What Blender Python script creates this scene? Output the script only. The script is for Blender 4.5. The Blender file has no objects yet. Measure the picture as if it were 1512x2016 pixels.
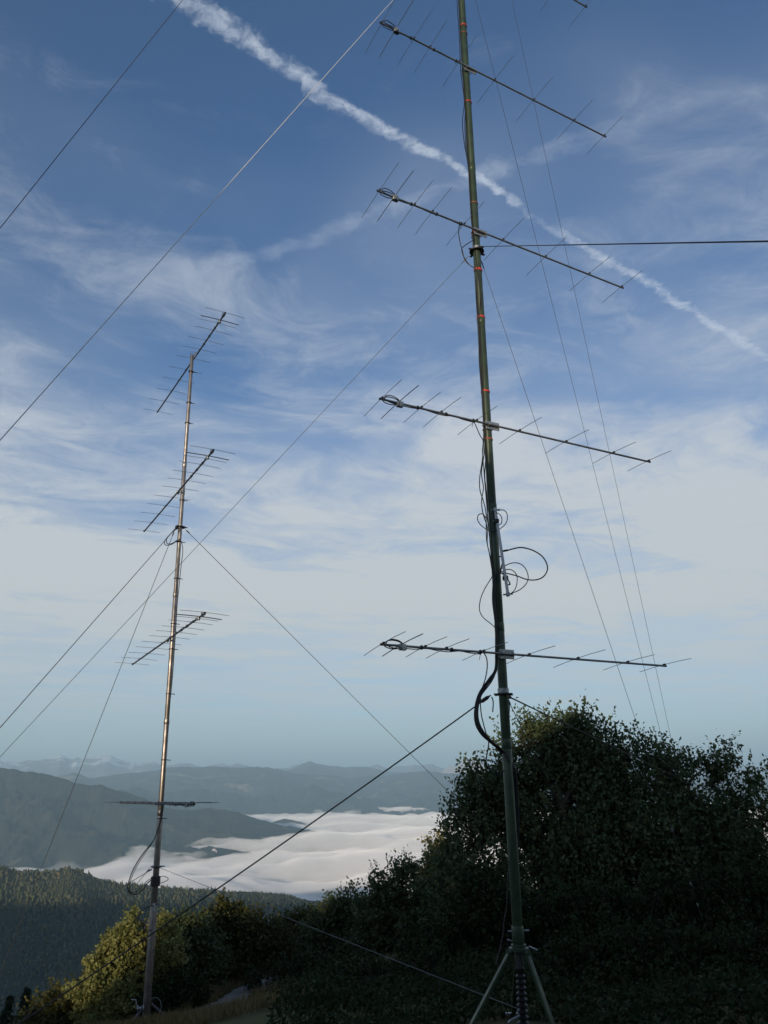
import bpy, math, random
import numpy as np
from mathutils import Vector, Matrix, Quaternion

random.seed(7)
sc = bpy.context.scene
COL = sc.collection
rad = math.radians

# ------------------------------------------------------------------ camera
FPX, CX, CY = 1560.0, 756.0, 1008.0            # focal length in px of the 1512x2016 frame
PITCH, ROLL = math.atan(517 / 1560.0), rad(0.86)
_F = np.array([0, math.cos(PITCH), math.sin(PITCH)])
_U0 = np.array([0, -math.sin(PITCH), math.cos(PITCH)])
_R0 = np.array([1.0, 0, 0])
_R = math.cos(ROLL) * _R0 - math.sin(ROLL) * _U0
_U = math.sin(ROLL) * _R0 + math.cos(ROLL) * _U0
cam_data = bpy.data.cameras.new('camera')
cam = bpy.data.objects.new('camera', cam_data)
COL.objects.link(cam)
cam_data.sensor_fit = 'VERTICAL'
cam_data.sensor_height = 36.0
cam_data.sensor_width = 27.0
cam_data.lens = 36.0 * FPX / 2016.0
cam_data.clip_start = 0.05
cam_data.clip_end = 400000.0
m = Matrix.Identity(4)
for i in range(3):
    m[i][0], m[i][1], m[i][2] = _R[i], _U[i], -_F[i]
cam.matrix_world = m
sc.camera = cam


def ray(x, y):
    return _F + _R * (x - CX) / FPX - _U * (y - CY) / FPX


def azel(x, y):
    r = ray(x, y)
    return math.atan2(r[0], r[1]), r[2] / math.hypot(r[0], r[1])


def P(x, y, D):
    """the place in the world that lies at horizontal distance D in the direction of a pixel"""
    r = ray(x, y)
    return np.array(r) * (D / math.hypot(r[0], r[1]))


# ------------------------------------------------------------------ world, sun, exposure
SUN_AZ, SUN_EL = rad(200), rad(8.0)
sun_dir = np.array([math.sin(SUN_AZ) * math.cos(SUN_EL), math.cos(SUN_AZ) * math.cos(SUN_EL), math.sin(SUN_EL)])
world = bpy.data.worlds.new('World')
sc.world = world
world.use_nodes = True
sd = bpy.data.lights.new('sun', 'SUN')
sd.energy = 5.0
sd.angle = rad(0.5)
sd.color = (1.0, 0.81, 0.59)
sun = bpy.data.objects.new('sun', sd)
COL.objects.link(sun)
sun.rotation_euler = Vector(sun_dir).to_track_quat('Z', 'Y').to_euler()
sc.view_settings.view_transform = 'Standard'
sc.view_settings.look = 'None'
sc.view_settings.exposure = 0.0
sc.view_settings.gamma = 1.0
sc.view_settings.use_curve_mapping = False
sc.render.engine = 'CYCLES'
sc.cycles.use_denoising = True
sc.cycles.volume_bounces = 3
sc.cycles.max_bounces = 6
sc.cycles.diffuse_bounces = 2
sc.cycles.glossy_bounces = 3
sc.cycles.transparent_max_bounces = 16
sc.cycles.caustics_reflective = False
sc.cycles.caustics_refractive = False

SKY_STRENGTH = 0.135
world.cycles.sampling_method = 'MANUAL'
world.cycles.sample_map_resolution = 256


class NT:
    """small helper to write node trees as expressions"""

    def __init__(self, tree):
        self.t = tree
        self.n = tree.nodes
        self.l = tree.links

    def put(self, sock, v):
        if isinstance(v, bpy.types.NodeSocket):
            self.l.new(v, sock)
        elif isinstance(v, (tuple, list)) and len(v) == 3 and sock.type == 'RGBA':
            sock.default_value = (*v, 1)
        else:
            sock.default_value = v

    def math(self, op, a, b=None, c=None, clamp=False):
        n = self.n.new('ShaderNodeMath')
        n.operation = op
        n.use_clamp = clamp
        for i, v in enumerate((a, b, c)):
            if v is not None:
                self.put(n.inputs[i], v)
        return n.outputs[0]

    def vmath(self, op, a, b=None, scale=None):
        n = self.n.new('ShaderNodeVectorMath')
        n.operation = op
        self.put(n.inputs[0], a)
        if b is not None:
            self.put(n.inputs[1], b)
        if scale is not None:
            self.put(n.inputs['Scale'], scale)
        return n.outputs['Value'] if op in ('LENGTH', 'DOT_PRODUCT', 'DISTANCE') else n.outputs[0]

    def comb(self, x, y, z=0.0):
        n = self.n.new('ShaderNodeCombineXYZ')
        for i, v in enumerate((x, y, z)):
            self.put(n.inputs[i], v)
        return n.outputs[0]

    def sep(self, v):
        n = self.n.new('ShaderNodeSeparateXYZ')
        self.put(n.inputs[0], v)
        return n.outputs

    def noise(self, vec, scale, detail=4.0, rough=0.55, dist=0.0, lac=2.0, color=False, dim='3D'):
        n = self.n.new('ShaderNodeTexNoise')
        n.noise_dimensions = dim
        if vec is not None:
            self.put(n.inputs['Vector'], vec)
        n.inputs['Scale'].default_value = scale
        n.inputs['Detail'].default_value = detail
        n.inputs['Roughness'].default_value = rough
        n.inputs['Lacunarity'].default_value = lac
        n.inputs['Distortion'].default_value = dist
        return n.outputs['Color' if color else 'Fac']

    def sstep(self, v, lo, hi, a=0.0, b=1.0):
        n = self.n.new('ShaderNodeMapRange')
        n.interpolation_type = 'SMOOTHSTEP'
        for k, x in zip(('Value', 'From Min', 'From Max', 'To Min', 'To Max'), (v, lo, hi, a, b)):
            self.put(n.inputs[k], x)
        return n.outputs[0]

    def lin(self, v, lo, hi, a=0.0, b=1.0):
        n = self.n.new('ShaderNodeMapRange')
        for k, x in zip(('Value', 'From Min', 'From Max', 'To Min', 'To Max'), (v, lo, hi, a, b)):
            self.put(n.inputs[k], x)
        return n.outputs[0]

    def curve(self, v, pts):
        """piecewise linear function of v (chain of clamped map ranges)"""
        out = pts[0][1]
        for (x0, y0), (x1, y1) in zip(pts, pts[1:]):
            out = self.math('ADD', out, self.lin(v, x0, x1, 0.0, y1 - y0))
        return out

    def mix(self, f, a, b):
        n = self.n.new('ShaderNodeMix')
        n.data_type = 'RGBA'
        n.clamp_factor = True
        self.put(n.inputs['Factor'], f)
        self.put(n.inputs[6], a)
        self.put(n.inputs[7], b)
        return n.outputs[2]

    def mul_col(self, a, b):
        n = self.n.new('ShaderNodeMix')
        n.data_type = 'RGBA'
        n.blend_type = 'MULTIPLY'
        n.inputs['Factor'].default_value = 1.0
        self.put(n.inputs[6], a)
        self.put(n.inputs[7], b)
        return n.outputs[2]


def build_world():
    t = world.node_tree
    t.nodes.clear()
    N = NT(t)
    sky = t.nodes.new('ShaderNodeTexSky')
    sky.sky_type = 'NISHITA'
    sky.sun_disc = False
    sky.sun_elevation = SUN_EL
    sky.sun_rotation = SUN_AZ
    sky.altitude = 1000.0
    sky.air_density = 1.0
    sky.dust_density = 0.3
    sky.ozone_density = 3.0
    base = N.mul_col(sky.outputs[0], (0.88, 1.0, 1.16))
    tc = t.nodes.new('ShaderNodeTexCoord')
    d = tc.outputs['Generated']
    dx, dy, dz = N.sep(d)
    z = N.math('MAXIMUM', dz, 0.012)
    u = N.math('DIVIDE', dx, z)
    v = N.math('DIVIDE', dy, z)
    uv = N.comb(u, v, 0.0)
    rr = N.vmath('LENGTH', uv)
    # cirrus layer, laid out on a flat sheet high above the ground
    w1 = N.vmath('SUBTRACT', N.noise(uv, 1.3, 2, 0.5, color=True), (0.5, 0.5, 0.5))
    uvw = N.vmath('ADD', uv, N.vmath('SCALE', w1, scale=0.55))
    x1, y1, _ = N.sep(uvw)
    str1 = N.comb(N.math('ADD', N.math('MULTIPLY', x1, 0.75), N.math('MULTIPLY', y1, 0.25)),
                  N.math('SUBTRACT', N.math('MULTIPLY', y1, 1.25), N.math('MULTIPLY', x1, 0.5)), 3.7)
    n_big = N.noise(str1, 0.85, 3, 0.5)
    n_mid = N.noise(str1, 2.6, 6, 0.62, 0.5)
    n_fine = N.noise(uvw, 8.0, 6, 0.70, 0.9)
    f = N.math('ADD', N.math('MULTIPLY', n_big, 0.85), N.math('ADD', N.math('MULTIPLY', n_mid, 0.75), N.math('MULTIPLY', n_fine, 0.34)))
    cover = N.curve(rr, [(0.6, -0.06), (1.15, -0.04), (1.5, 0.09), (2.2, 0.25), (4.2, 0.31), (7.0, 0.10)])
    dens = N.sstep(N.math('ADD', f, cover), 0.98, 1.50)
    veil = N.sstep(N.math('ADD', N.noise(uvw, 0.6, 3, 0.55), N.curve(rr, [(0.8, 0.0), (2.0, 0.10), (3.2, 0.27), (5.0, 0.46)])), 0.44, 0.98, 0.0, 0.78)
    dens = N.math('ADD', N.math('MULTIPLY', dens, 0.80), veil, clamp=True)
    dens = N.math('MULTIPLY', dens, N.curve(rr, [(5.0, 1.0), (10.0, 0.85), (20.0, 0.6)]))
    # two condensation trails on the same sheet
    wa = N.vmath('SUBTRACT', N.noise(uv, 22.0, 3, 0.6, color=True), (0.5, 0.5, 0.5))
    wb = N.vmath('SUBTRACT', N.noise(uv, 4.0, 1, 0.5, color=True), (0.5, 0.5, 0.5))
    uvc = N.vmath('ADD', uv, N.vmath('ADD', N.vmath('SCALE', wa, scale=0.030), N.vmath('SCALE', wb, scale=0.055)))
    xc, yc, _ = N.sep(uvc)

    def trail(k, c, width, puff, lo, hi):
        s = math.sqrt(1 + k * k)
        dist = N.math('DIVIDE', N.math('ABSOLUTE', N.math('SUBTRACT', yc, N.math('ADD', N.math('MULTIPLY', xc, k), c))), s)
        q = N.math('DIVIDE', dist, width)
        body = N.sstep(q, 0.1, 1.35, 1.0, 0.0)
        tex = N.math('ADD', N.noise(uvc, puff, 4, 0.62, 0.5), N.math('MULTIPLY', N.math('SUBTRACT', N.noise(uv, puff * 0.28, 2, 0.5), 0.5), 0.55))
        return N.math('MULTIPLY', N.sstep(body, 0.0, 0.22), N.sstep(N.math('ADD', N.math('MULTIPLY', body, 0.62), N.math('MULTIPLY', N.math('SUBTRACT', tex, 0.5), 1.5)), lo, hi))

    wid1 = N.curve(u, [(-1.2, 0.030), (-0.3, 0.023), (0.0, 0.021), (0.15, 0.014), (0.26, 0.011), (0.31, 0.007), (0.37, 0.010), (0.45, 0.016), (0.9, 0.020)])
    gap = N.curve(u, [(-1.0, 1.0), (0.24, 1.0), (0.29, 0.35), (0.34, 0.4), (0.40, 1.0), (0.7, 0.95), (1.2, 0.5)])
    t1 = N.math('MULTIPLY', trail(0.7986, 1.0148, wid1, 44.0, 0.10, 1.05), gap)
    gap2 = N.curve(u, [(-0.45, 0.0), (-0.3, 0.45), (0.0, 0.55), (0.12, 0.75), (0.26, 0.9), (0.36, 0.35), (0.6, 0.0)])
    t2 = N.math('MULTIPLY', trail(-0.4955, 1.2347, 0.036, 13.0, 0.22, 1.0), gap2)
    cloud_col = N.mix(N.sstep(rr, 1.2, 5.0), (4.1, 4.45, 5.0), (4.35, 4.6, 4.75))
    c = N.mix(dens, base, cloud_col)
    c = N.mix(N.math('MULTIPLY', t2, 0.55), c, (3.8, 4.3, 5.2))
    c = N.mix(N.math('MULTIPLY', t1, 0.72), c, (4.4, 4.9, 5.7))
    bg = t.nodes.new('ShaderNodeBackground')
    bg.inputs['Strength'].default_value = SKY_STRENGTH
    t.links.new(c, bg.inputs['Color'])
    out = t.nodes.new('ShaderNodeOutputWorld')
    t.links.new(bg.outputs[0], out.inputs['Surface'])


build_world()

# ------------------------------------------------------------------ materials
MATS = {}


def new_mat(name):
    mt = bpy.data.materials.new(name)
    mt.use_nodes = True
    mt.node_tree.nodes.clear()
    N = NT(mt.node_tree)
    out = mt.node_tree.nodes.new('ShaderNodeOutputMaterial')
    MATS[name] = mt
    return mt, N, out


def simple(name, c1, c2=None, scale=8.0, rough=0.5, metal=0.0, rough2=None, bump=0.0, spec=0.5):
    mt, N, out = new_mat(name)
    tc = N.n.new('ShaderNodeTexCoord').outputs['Object']
    nz = N.noise(tc, scale, 6, 0.6)
    b = N.n.new('ShaderNodeBsdfPrincipled')
    N.put(b.inputs['Base Color'], N.mix(N.sstep(nz, 0.35, 0.65), c1, c2 or c1))
    N.put(b.inputs['Roughness'], N.lin(nz, 0.3, 0.7, rough, rough2 if rough2 is not None else rough))
    b.inputs['Metallic'].default_value = metal
    b.inputs['Specular IOR Level'].default_value = spec
    if bump:
        bp = N.n.new('ShaderNodeBump')
        bp.inputs['Strength'].default_value = bump
        bp.inputs['Distance'].default_value = 0.01
        N.put(bp.inputs['Height'], nz)
        N.l.new(bp.outputs[0], b.inputs['Normal'])
    N.l.new(b.outputs[0], out.inputs['Surface'])
    return mt


simple('green_paint', (0.046, 0.076, 0.040), (0.028, 0.048, 0.028), 7.0, 0.26, 0.1, 0.50)
simple('mast_steel', (0.36, 0.325, 0.30), (0.22, 0.20, 0.185), 4.0, 0.34, 0.9, 0.52)
simple('aluminium', (0.30, 0.31, 0.31), (0.22, 0.23, 0.23), 6.0, 0.38, 0.85, 0.5)
simple('dark_boom', (0.06, 0.06, 0.065), (0.09, 0.09, 0.095), 6.0, 0.4, 0.6, 0.5)
simple('galvanised', (0.42, 0.44, 0.45), (0.30, 0.32, 0.33), 30.0, 0.35, 0.8, 0.55)
simple('cable_black', (0.012, 0.012, 0.013), (0.018, 0.018, 0.019), 20.0, 0.4, 0.0, 0.55)
simple('rope_dark', (0.035, 0.038, 0.040), (0.05, 0.05, 0.05), 60.0, 0.8, 0.0, None, 0.3)
simple('rope_grey', (0.15, 0.155, 0.155), (0.11, 0.115, 0.12), 60.0, 0.8, 0.0, None, 0.3)
simple('rope_white', (0.80, 0.80, 0.78), (0.66, 0.66, 0.64), 60.0, 0.7, 0.0, None, 0.3)
simple('tape_red', (0.62, 0.05, 0.035), (0.50, 0.04, 0.03), 30.0, 0.45)
simple('tape_orange', (0.32, 0.085, 0.04), (0.22, 0.06, 0.03), 30.0, 0.5)
simple('splitter_grey', (0.55, 0.57, 0.58), (0.46, 0.48, 0.49), 14.0, 0.4, 0.3)
simple('tape_black', (0.012, 0.012, 0.012), None, 20.0, 0.45)
simple('bark', (0.065, 0.052, 0.040), (0.11, 0.09, 0.07), 12.0, 0.9, 0.0, None, 0.8)
simple('old_wood', (0.22, 0.19, 0.15), (0.13, 0.11, 0.085), 18.0, 0.9, 0.0, None, 0.6)
simple('house_wall', (0.78, 0.77, 0.74), (0.70, 0.69, 0.66), 0.4, 0.8)
simple('house_roof', (0.16, 0.10, 0.08), (0.12, 0.08, 0.07), 0.4, 0.8)
simple('path_gravel', (0.17, 0.15, 0.125), (0.10, 0.09, 0.075), 3.5, 0.95, 0.0, None, 0.8)


def leaf_mat(name, ca, cb, cc, transl=0.25, spec=0.25):
    mt, N, out = new_mat(name)
    at = N.n.new('ShaderNodeAttribute')
    at.attribute_name = 'var'
    v = at.outputs['Fac']
    col = N.mix(N.sstep(v, 0.0, 0.55), ca, cb)
    col = N.mix(N.sstep(v, 0.72, 1.0), col, cc)
    df = N.n.new('ShaderNodeBsdfPrincipled')
    N.put(df.inputs['Base Color'], col)
    df.inputs['Roughness'].default_value = 0.55
    df.inputs['Specular IOR Level'].default_value = spec
    tr = N.n.new('ShaderNodeBsdfTranslucent')
    N.put(tr.inputs['Color'], col)
    mx = N.n.new('ShaderNodeMixShader')
    mx.inputs[0].default_value = transl
    N.l.new(df.outputs[0], mx.inputs[1])
    N.l.new(tr.outputs[0], mx.inputs[2])
    N.l.new(mx.outputs[0], out.inputs['Surface'])
    return mt


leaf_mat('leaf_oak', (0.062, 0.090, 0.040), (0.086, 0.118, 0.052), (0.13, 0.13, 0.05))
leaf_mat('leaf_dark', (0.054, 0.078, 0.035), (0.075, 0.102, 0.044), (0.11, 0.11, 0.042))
leaf_mat('leaf_shaded', (0.020, 0.032, 0.014), (0.028, 0.042, 0.018), (0.04, 0.045, 0.018), 0.1, 0.05)  # shade of the lower ground put into the leaf colour, darker than real foliage
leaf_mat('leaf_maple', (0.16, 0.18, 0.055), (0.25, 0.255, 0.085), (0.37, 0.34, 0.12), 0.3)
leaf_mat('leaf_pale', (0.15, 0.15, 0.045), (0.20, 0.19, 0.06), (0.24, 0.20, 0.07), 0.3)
leaf_mat('leaf_olive', (0.050, 0.058, 0.018), (0.075, 0.080, 0.024), (0.13, 0.115, 0.03))
leaf_mat('needle', (0.018, 0.030, 0.016), (0.026, 0.040, 0.020), (0.035, 0.046, 0.02), 0.1)
leaf_mat('dry_grass', (0.12, 0.095, 0.045), (0.17, 0.13, 0.06), (0.10, 0.10, 0.035), 0.3)
leaf_mat('wood_mass', (0.045, 0.060, 0.028), (0.090, 0.098, 0.040), (0.19, 0.15, 0.06), 0.0)


def terrain_mat(name, ca, cb, meadow, s_big, s_small, meadow_amount=0.6, snow=None):
    mt, N, out = new_mat(name)
    pos = N.n.new('ShaderNodeNewGeometry').outputs['Position']
    n1 = N.noise(pos, s_small, 8, 0.65)
    n2 = N.noise(pos, s_big, 6, 0.6, 0.4)
    col = N.mix(N.sstep(n1, 0.35, 0.68), ca, cb)
    col = N.mix(N.sstep(n2, meadow_amount, meadow_amount + 0.07), col, meadow)
    if snow:
        px, py, pz = N.sep(pos)
        hz = N.math('ADD', N.lin(pz, snow[0], snow[1], 0.0, 1.0), N.math('MULTIPLY', N.math('SUBTRACT', n1, 0.5), 2.6))
        col = N.mix(N.sstep(hz, 0.42, 0.62), col, snow[2])
    b = N.n.new('ShaderNodeBsdfPrincipled')
    N.put(b.inputs['Base Color'], col)
    b.inputs['Roughness'].default_value = 0.95
    b.inputs['Specular IOR Level'].default_value = 0.05
    N.l.new(b.outputs[0], out.inputs['Surface'])
    return mt


terrain_mat('ground_soil', (0.060, 0.060, 0.030), (0.13, 0.105, 0.052), (0.085, 0.09, 0.035), 0.15, 1.4, 0.5)
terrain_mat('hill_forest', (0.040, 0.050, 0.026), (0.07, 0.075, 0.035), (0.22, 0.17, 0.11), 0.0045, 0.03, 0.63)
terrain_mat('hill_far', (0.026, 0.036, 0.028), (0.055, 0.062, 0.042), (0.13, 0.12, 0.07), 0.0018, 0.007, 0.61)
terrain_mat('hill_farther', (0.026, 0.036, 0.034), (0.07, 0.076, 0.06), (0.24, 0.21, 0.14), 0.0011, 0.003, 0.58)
terrain_mat('peak_snow', (0.10, 0.11, 0.12), (0.20, 0.20, 0.20), (0.30, 0.29, 0.27), 0.0006, 0.0011, 0.60, (150, 900, (0.82, 0.82, 0.84)))
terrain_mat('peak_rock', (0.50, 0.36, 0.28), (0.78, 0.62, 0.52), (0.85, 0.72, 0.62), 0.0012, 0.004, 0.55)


# ------------------------------------------------------------------ mesh helpers
def link(o, parent=None):
    COL.objects.link(o)
    if parent is not None:
        o.parent = parent
        o.matrix_parent_inverse = Matrix.Identity(4)
    return o


def tag(o, label=None, cat=None, group=None, kind=None):
    if label:
        o['label'] = label
    if cat:
        o['category'] = cat
    if group:
        o['group'] = group
    if kind:
        o['kind'] = kind
    return o


def empty(name, loc):
    o = bpy.data.objects.new(name, None)
    o.empty_display_size = 0.2
    o.location = Vector([float(a) for a in loc])
    return link(o)


class MB:
    """collects faces in world space; build() links them as ONE mesh object"""

    def __init__(self):
        self.v, self.f = [], []

    def add(self, vs, fs):
        b = len(self.v)
        self.v.extend([tuple(map(float, p)) for p in vs])
        self.f.extend([tuple(i + b for i in f) for f in fs])
        return self

    def tube(self, pts, r, sides=8, caps=True):
        pts = [np.array(p, float) for p in pts]
        n = len(pts)
        rs = r if hasattr(r, '__len__') else [r] * n
        tan = []
        for i in range(n):
            t = pts[min(i + 1, n - 1)] - pts[max(i - 1, 0)]
            tan.append(t / (np.linalg.norm(t) + 1e-12))
        ref = np.array([0, 0, 1.0]) if abs(tan[0][2]) < 0.9 else np.array([1.0, 0, 0])
        a = np.cross(tan[0], ref)
        a /= np.linalg.norm(a)
        vs, fs = [], []
        for i in range(n):
            a = a - tan[i] * (a @ tan[i])
            a /= np.linalg.norm(a) + 1e-12
            b = np.cross(tan[i], a)
            for k in range(sides):
                an = 2 * math.pi * k / sides
                vs.append(pts[i] + rs[i] * (a * math.cos(an) + b * math.sin(an)))
        for i in range(n - 1):
            for k in range(sides):
                k2 = (k + 1) % sides
                fs.append((i * sides + k, i * sides + k2, (i + 1) * sides + k2, (i + 1) * sides + k))
        if caps:
            fs.append(tuple(range(sides))[::-1])
            fs.append(tuple((n - 1) * sides + k for k in range(sides)))
        return self.add(vs, fs)

    def box(self, c, ax, ay, az, sx, sy, sz, bev=0.0):
        c = np.array(c, float)
        ax, ay, az = [np.array(q, float) / np.linalg.norm(q) for q in (ax, ay, az)]
        if bev <= 0:
            vs = [c + ax * sx * i / 2 + ay * sy * j / 2 + az * sz * k / 2 for i in (-1, 1) for j in (-1, 1) for k in (-1, 1)]
            fs = [(0, 1, 3, 2), (4, 6, 7, 5), (0, 4, 5, 1), (2, 3, 7, 6), (0, 2, 6, 4), (1, 5, 7, 3)]
            return self.add(vs, fs)
        prof = []
        hx, hy, b = sx / 2, sy / 2, bev
        for (x, y) in ((hx - b, -hy), (hx, -hy + b), (hx, hy - b), (hx - b, hy), (-hx + b, hy), (-hx, hy - b), (-hx, -hy + b), (-hx + b, -hy)):
            prof.append((x, y))
        vs, fs = [], []
        for (zz, s) in ((-sz / 2, 0.94), (-sz / 2 + b, 1), (sz / 2 - b, 1), (sz / 2, 0.94)):
            for (x, y) in prof:
                vs.append(c + ax * x * s + ay * y * s + az * zz)
        for i in range(3):
            for k in range(8):
                fs.append((i * 8 + k, i * 8 + (k + 1) % 8, (i + 1) * 8 + (k + 1) % 8, (i + 1) * 8 + k))
        fs.append(tuple(range(8))[::-1])
        fs.append(tuple(24 + k for k in range(8)))
        return self.add(vs, fs)

    def lathe(self, base, axis, prof, sides=24):
        """prof: (radius, height) along the axis"""
        base = np.array(base, float)
        axis = np.array(axis, float) / np.linalg.norm(axis)
        pts = [base + axis * h for _, h in prof]
        a = np.cross(axis, [1.0, 0, 0] if abs(axis[0]) < 0.9 else [0, 1.0, 0])
        a /= np.linalg.norm(a)
        b = np.cross(axis, a)
        vs, fs = [], []
        for (r, h) in prof:
            for k in range(sides):
                an = 2 * math.pi * k / sides
                vs.append(base + axis * h + r * (a * math.cos(an) + b * math.sin(an)))
        for i in range(len(prof) - 1):
            for k in range(sides):
                k2 = (k + 1) % sides
                fs.append((i * sides + k, i * sides + k2, (i + 1) * sides + k2, (i + 1) * sides + k))
        fs.append(tuple(range(sides))[::-1])
        fs.append(tuple((len(prof) - 1) * sides + k for k in range(sides)))
        return self.add(vs, fs)

    def build(self, name, mat, parent=None, smooth=True, angle=40):
        me = bpy.data.meshes.new(name)
        off = np.zeros(3)
        if parent is not None:
            q = parent
            while q is not None:
                off = off + np.array(q.location)
                q = q.parent
        me.from_pydata([tuple(np.array(p) - off) for p in self.v], [], self.f)
        me.materials.append(MATS[mat])
        if smooth:
            me.polygons.foreach_set('use_smooth', [True] * len(me.polygons))
            try:
                me.set_sharp_from_angle(angle=rad(angle))
            except Exception:
                pass
        o = bpy.data.objects.new(name, me)
        return link(o, parent)


def spline(pts, n=8):
    pts = [np.array(p, float) for p in pts]
    if len(pts) < 3:
        return pts
    q = [2 * pts[0] - pts[1]] + pts + [2 * pts[-1] - pts[-2]]
    out = []
    for i in range(1, len(q) - 2):
        p0, p1, p2, p3 = q[i - 1:i + 3]
        for k in range(n):
            t = k / n
            out.append(0.5 * ((2 * p1) + (-p0 + p2) * t + (2 * p0 - 5 * p1 + 4 * p2 - p3) * t * t + (-p0 + 3 * p1 - 3 * p2 + p3) * t ** 3))
    out.append(pts[-1])
    return out


def big_mesh(name, verts, faces, mat, parent=None, var=None, smooth=False, attr='var'):
    """verts (n,3), faces (m,k) numpy arrays -> one object"""
    me = bpy.data.meshes.new(name)
    verts = np.asarray(verts, dtype=np.float32)
    faces = np.asarray(faces, dtype=np.int32)
    if parent is not None:
        off = np.zeros(3)
        q = parent
        while q is not None:
            off = off + np.array(q.location)
            q = q.parent
        verts = (verts - off).astype(np.float32)
    k = faces.shape[1]
    me.vertices.add(len(verts))
    me.vertices.foreach_set('co', verts.ravel())
    me.loops.add(faces.size)
    me.loops.foreach_set('vertex_index', faces.ravel())
    me.polygons.add(len(faces))
    me.polygons.foreach_set('loop_start', np.arange(len(faces), dtype=np.int32) * k)
    me.polygons.foreach_set('loop_total', np.full(len(faces), k, dtype=np.int32))
    if smooth:
        me.polygons.foreach_set('use_smooth', np.ones(len(faces), dtype=bool))
    if var is not None:
        a = me.attributes.new(attr, 'FLOAT', 'POINT')
        a.data.foreach_set('value', np.asarray(var, dtype=np.float32))
    me.materials.append(MATS[mat])
    me.update(calc_edges=True)
    me.validate()
    o = bpy.data.objects.new(name, me)
    return link(o, parent)


# ------------------------------------------------------------------ numeric noise
def _hash(ix, iy, seed):
    h = (ix.astype(np.int64) * 374761393 + iy.astype(np.int64) * 668265263 + seed * 144269) & 0xffffffff
    h = ((h ^ (h >> 13)) * 1274126177) & 0xffffffff
    return ((h ^ (h >> 16)) & 0xffff) / 65535.0


def vnoise(x, y, seed=0):
    ix, iy = np.floor(x), np.floor(y)
    fx, fy = x - ix, y - iy
    fx = fx * fx * fx * (fx * (fx * 6 - 15) + 10)
    fy = fy * fy * fy * (fy * (fy * 6 - 15) + 10)
    a, b = _hash(ix, iy, seed), _hash(ix + 1, iy, seed)
    c, d = _hash(ix, iy + 1, seed), _hash(ix + 1, iy + 1, seed)
    return (a * (1 - fx) + b * fx) * (1 - fy) + (c * (1 - fx) + d * fx) * fy


def fbm(x, y, seed=0, octv=5, gain=0.5, ridged=False):
    s, amp, tot = 0.0, 1.0, 0.0
    for o in range(octv):
        n = vnoise(x, y, seed + o * 17)
        if ridged:
            n = 1 - np.abs(2 * n - 1)
        s = s + n * amp
        tot += amp
        amp *= gain
        x, y = x * 2.03 + 11.3, y * 2.03 + 5.7
    return s / tot


# ------------------------------------------------------------------ ground (one sheet to the horizon)
_T = math.tan(SUN_EL) / math.cos(SUN_AZ - math.pi)


def shade_crest(x):
    """height of the unseen crest behind the camera, shaped to shade masts and trees"""
    u = x + 10.9
    return np.interp(u, [-9000, -5000, -1500, -700, -300, -120, -60, -40, -20.2, -19.4, -16.8, -15, -14.2, -12.2, -9.6, -5.8, -4.2, -3.4, -3.0, -1.96, 0, 3, 6, 12, 40, 200, 3000],
                     [60, 80, 75, 70, 20, 5, 3.6, 3.5, 4.3, 2.2, 2.3, 2.3, 4.8, 6.7, 6.7, 8.7, 8.8, 9.5, 9.8, 9.2, 10, 11.5, 12, 11.5, 12.5, 20, 60])


def ground_z(x, y):
    x = np.asarray(x, float)
    y = np.asarray(y, float)
    yy = np.clip(y, 0, 21)
    z = -1.65 - 0.035 * yy - 0.0052 * yy * yy + 0.16 * np.clip(x, -60, 0)
    z = z - 0.11 * np.clip(y - 21, 0, 10)               # a terrace with the path
    far = np.clip(y - 31, 0, None)
    z = z - 0.45 * far
    z = z - 0.30 * np.clip(-x - 60, 0, None) * np.clip(y / 60.0, 0, 1) - 0.30 * np.clip(x - 60, 0, None) * np.clip(y / 60.0, 0, 1)
    r = np.hypot(x, y)
    z = z + (fbm(x * 0.35, y * 0.35, 3, 4) - 0.5) * 0.35 * np.clip((r - 3) / 10, 0, 1)
    # behind the camera: slope climbs to an unseen crest, added for its shadow
    back = np.clip(-y, 0, None)
    yc = 30.0 + 270.0 * np.clip((-x - 150) / 700.0, 0, 1)
    cr = shade_crest(x - 0.364 * (yc - np.minimum(back, yc)))
    up = np.clip(back / yc, 0, 1)
    up = up * up * (3 - 2 * up)
    zb = z + (cr - z) * up
    zb = zb - np.clip(back - yc, 0, None) * 0.30
    z = np.where(y < 0, zb, z)
    return np.maximum(z, -690.0)


def gz(x, y):
    return float(ground_z(np.array([x]), np.array([y]))[0])


def build_ground():
    # rings: dense near the camera, then ever wider to the horizon
    rs = np.concatenate([np.arange(0.6, 45, 0.55), np.geomspace(45, 2500, 70)[1:], np.geomspace(2500, 120000, 26)[1:]])
    azs = np.radians(np.concatenate([np.arange(-180, -40, 1.25), np.arange(-40, 40, 0.8), np.arange(40, 180, 1.25)]))
    A, Rr = np.meshgrid(azs, rs)
    X, Y = Rr * np.sin(A), Rr * np.cos(A)
    Z = ground_z(X, Y)
    na = len(azs)
    verts = np.stack([X.ravel(), Y.ravel(), Z.ravel()], 1)
    i, j = np.meshgrid(np.arange(len(rs) - 1), np.arange(na), indexing='ij')
    j2 = (j + 1) % na
    f = np.stack([i * na + j, (i + 1) * na + j, (i + 1) * na + j2, i * na + j2], -1).reshape(-1, 4)
    c = len(verts)
    verts = np.vstack([verts, [[0, 0, gz(0, 0)]]])
    # close the small hole under the camera with quads of two neighbouring wedges
    hub = np.array([[c, 2 * k, 2 * k + 1, (2 * k + 2) % na] for k in range(na // 2)])
    o = big_mesh('ground', verts, np.vstack([f, hub]), 'ground_soil', smooth=True)
    tag(o, 'dry grassy hillside falling away below the two masts', kind='structure')


build_ground()

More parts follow.
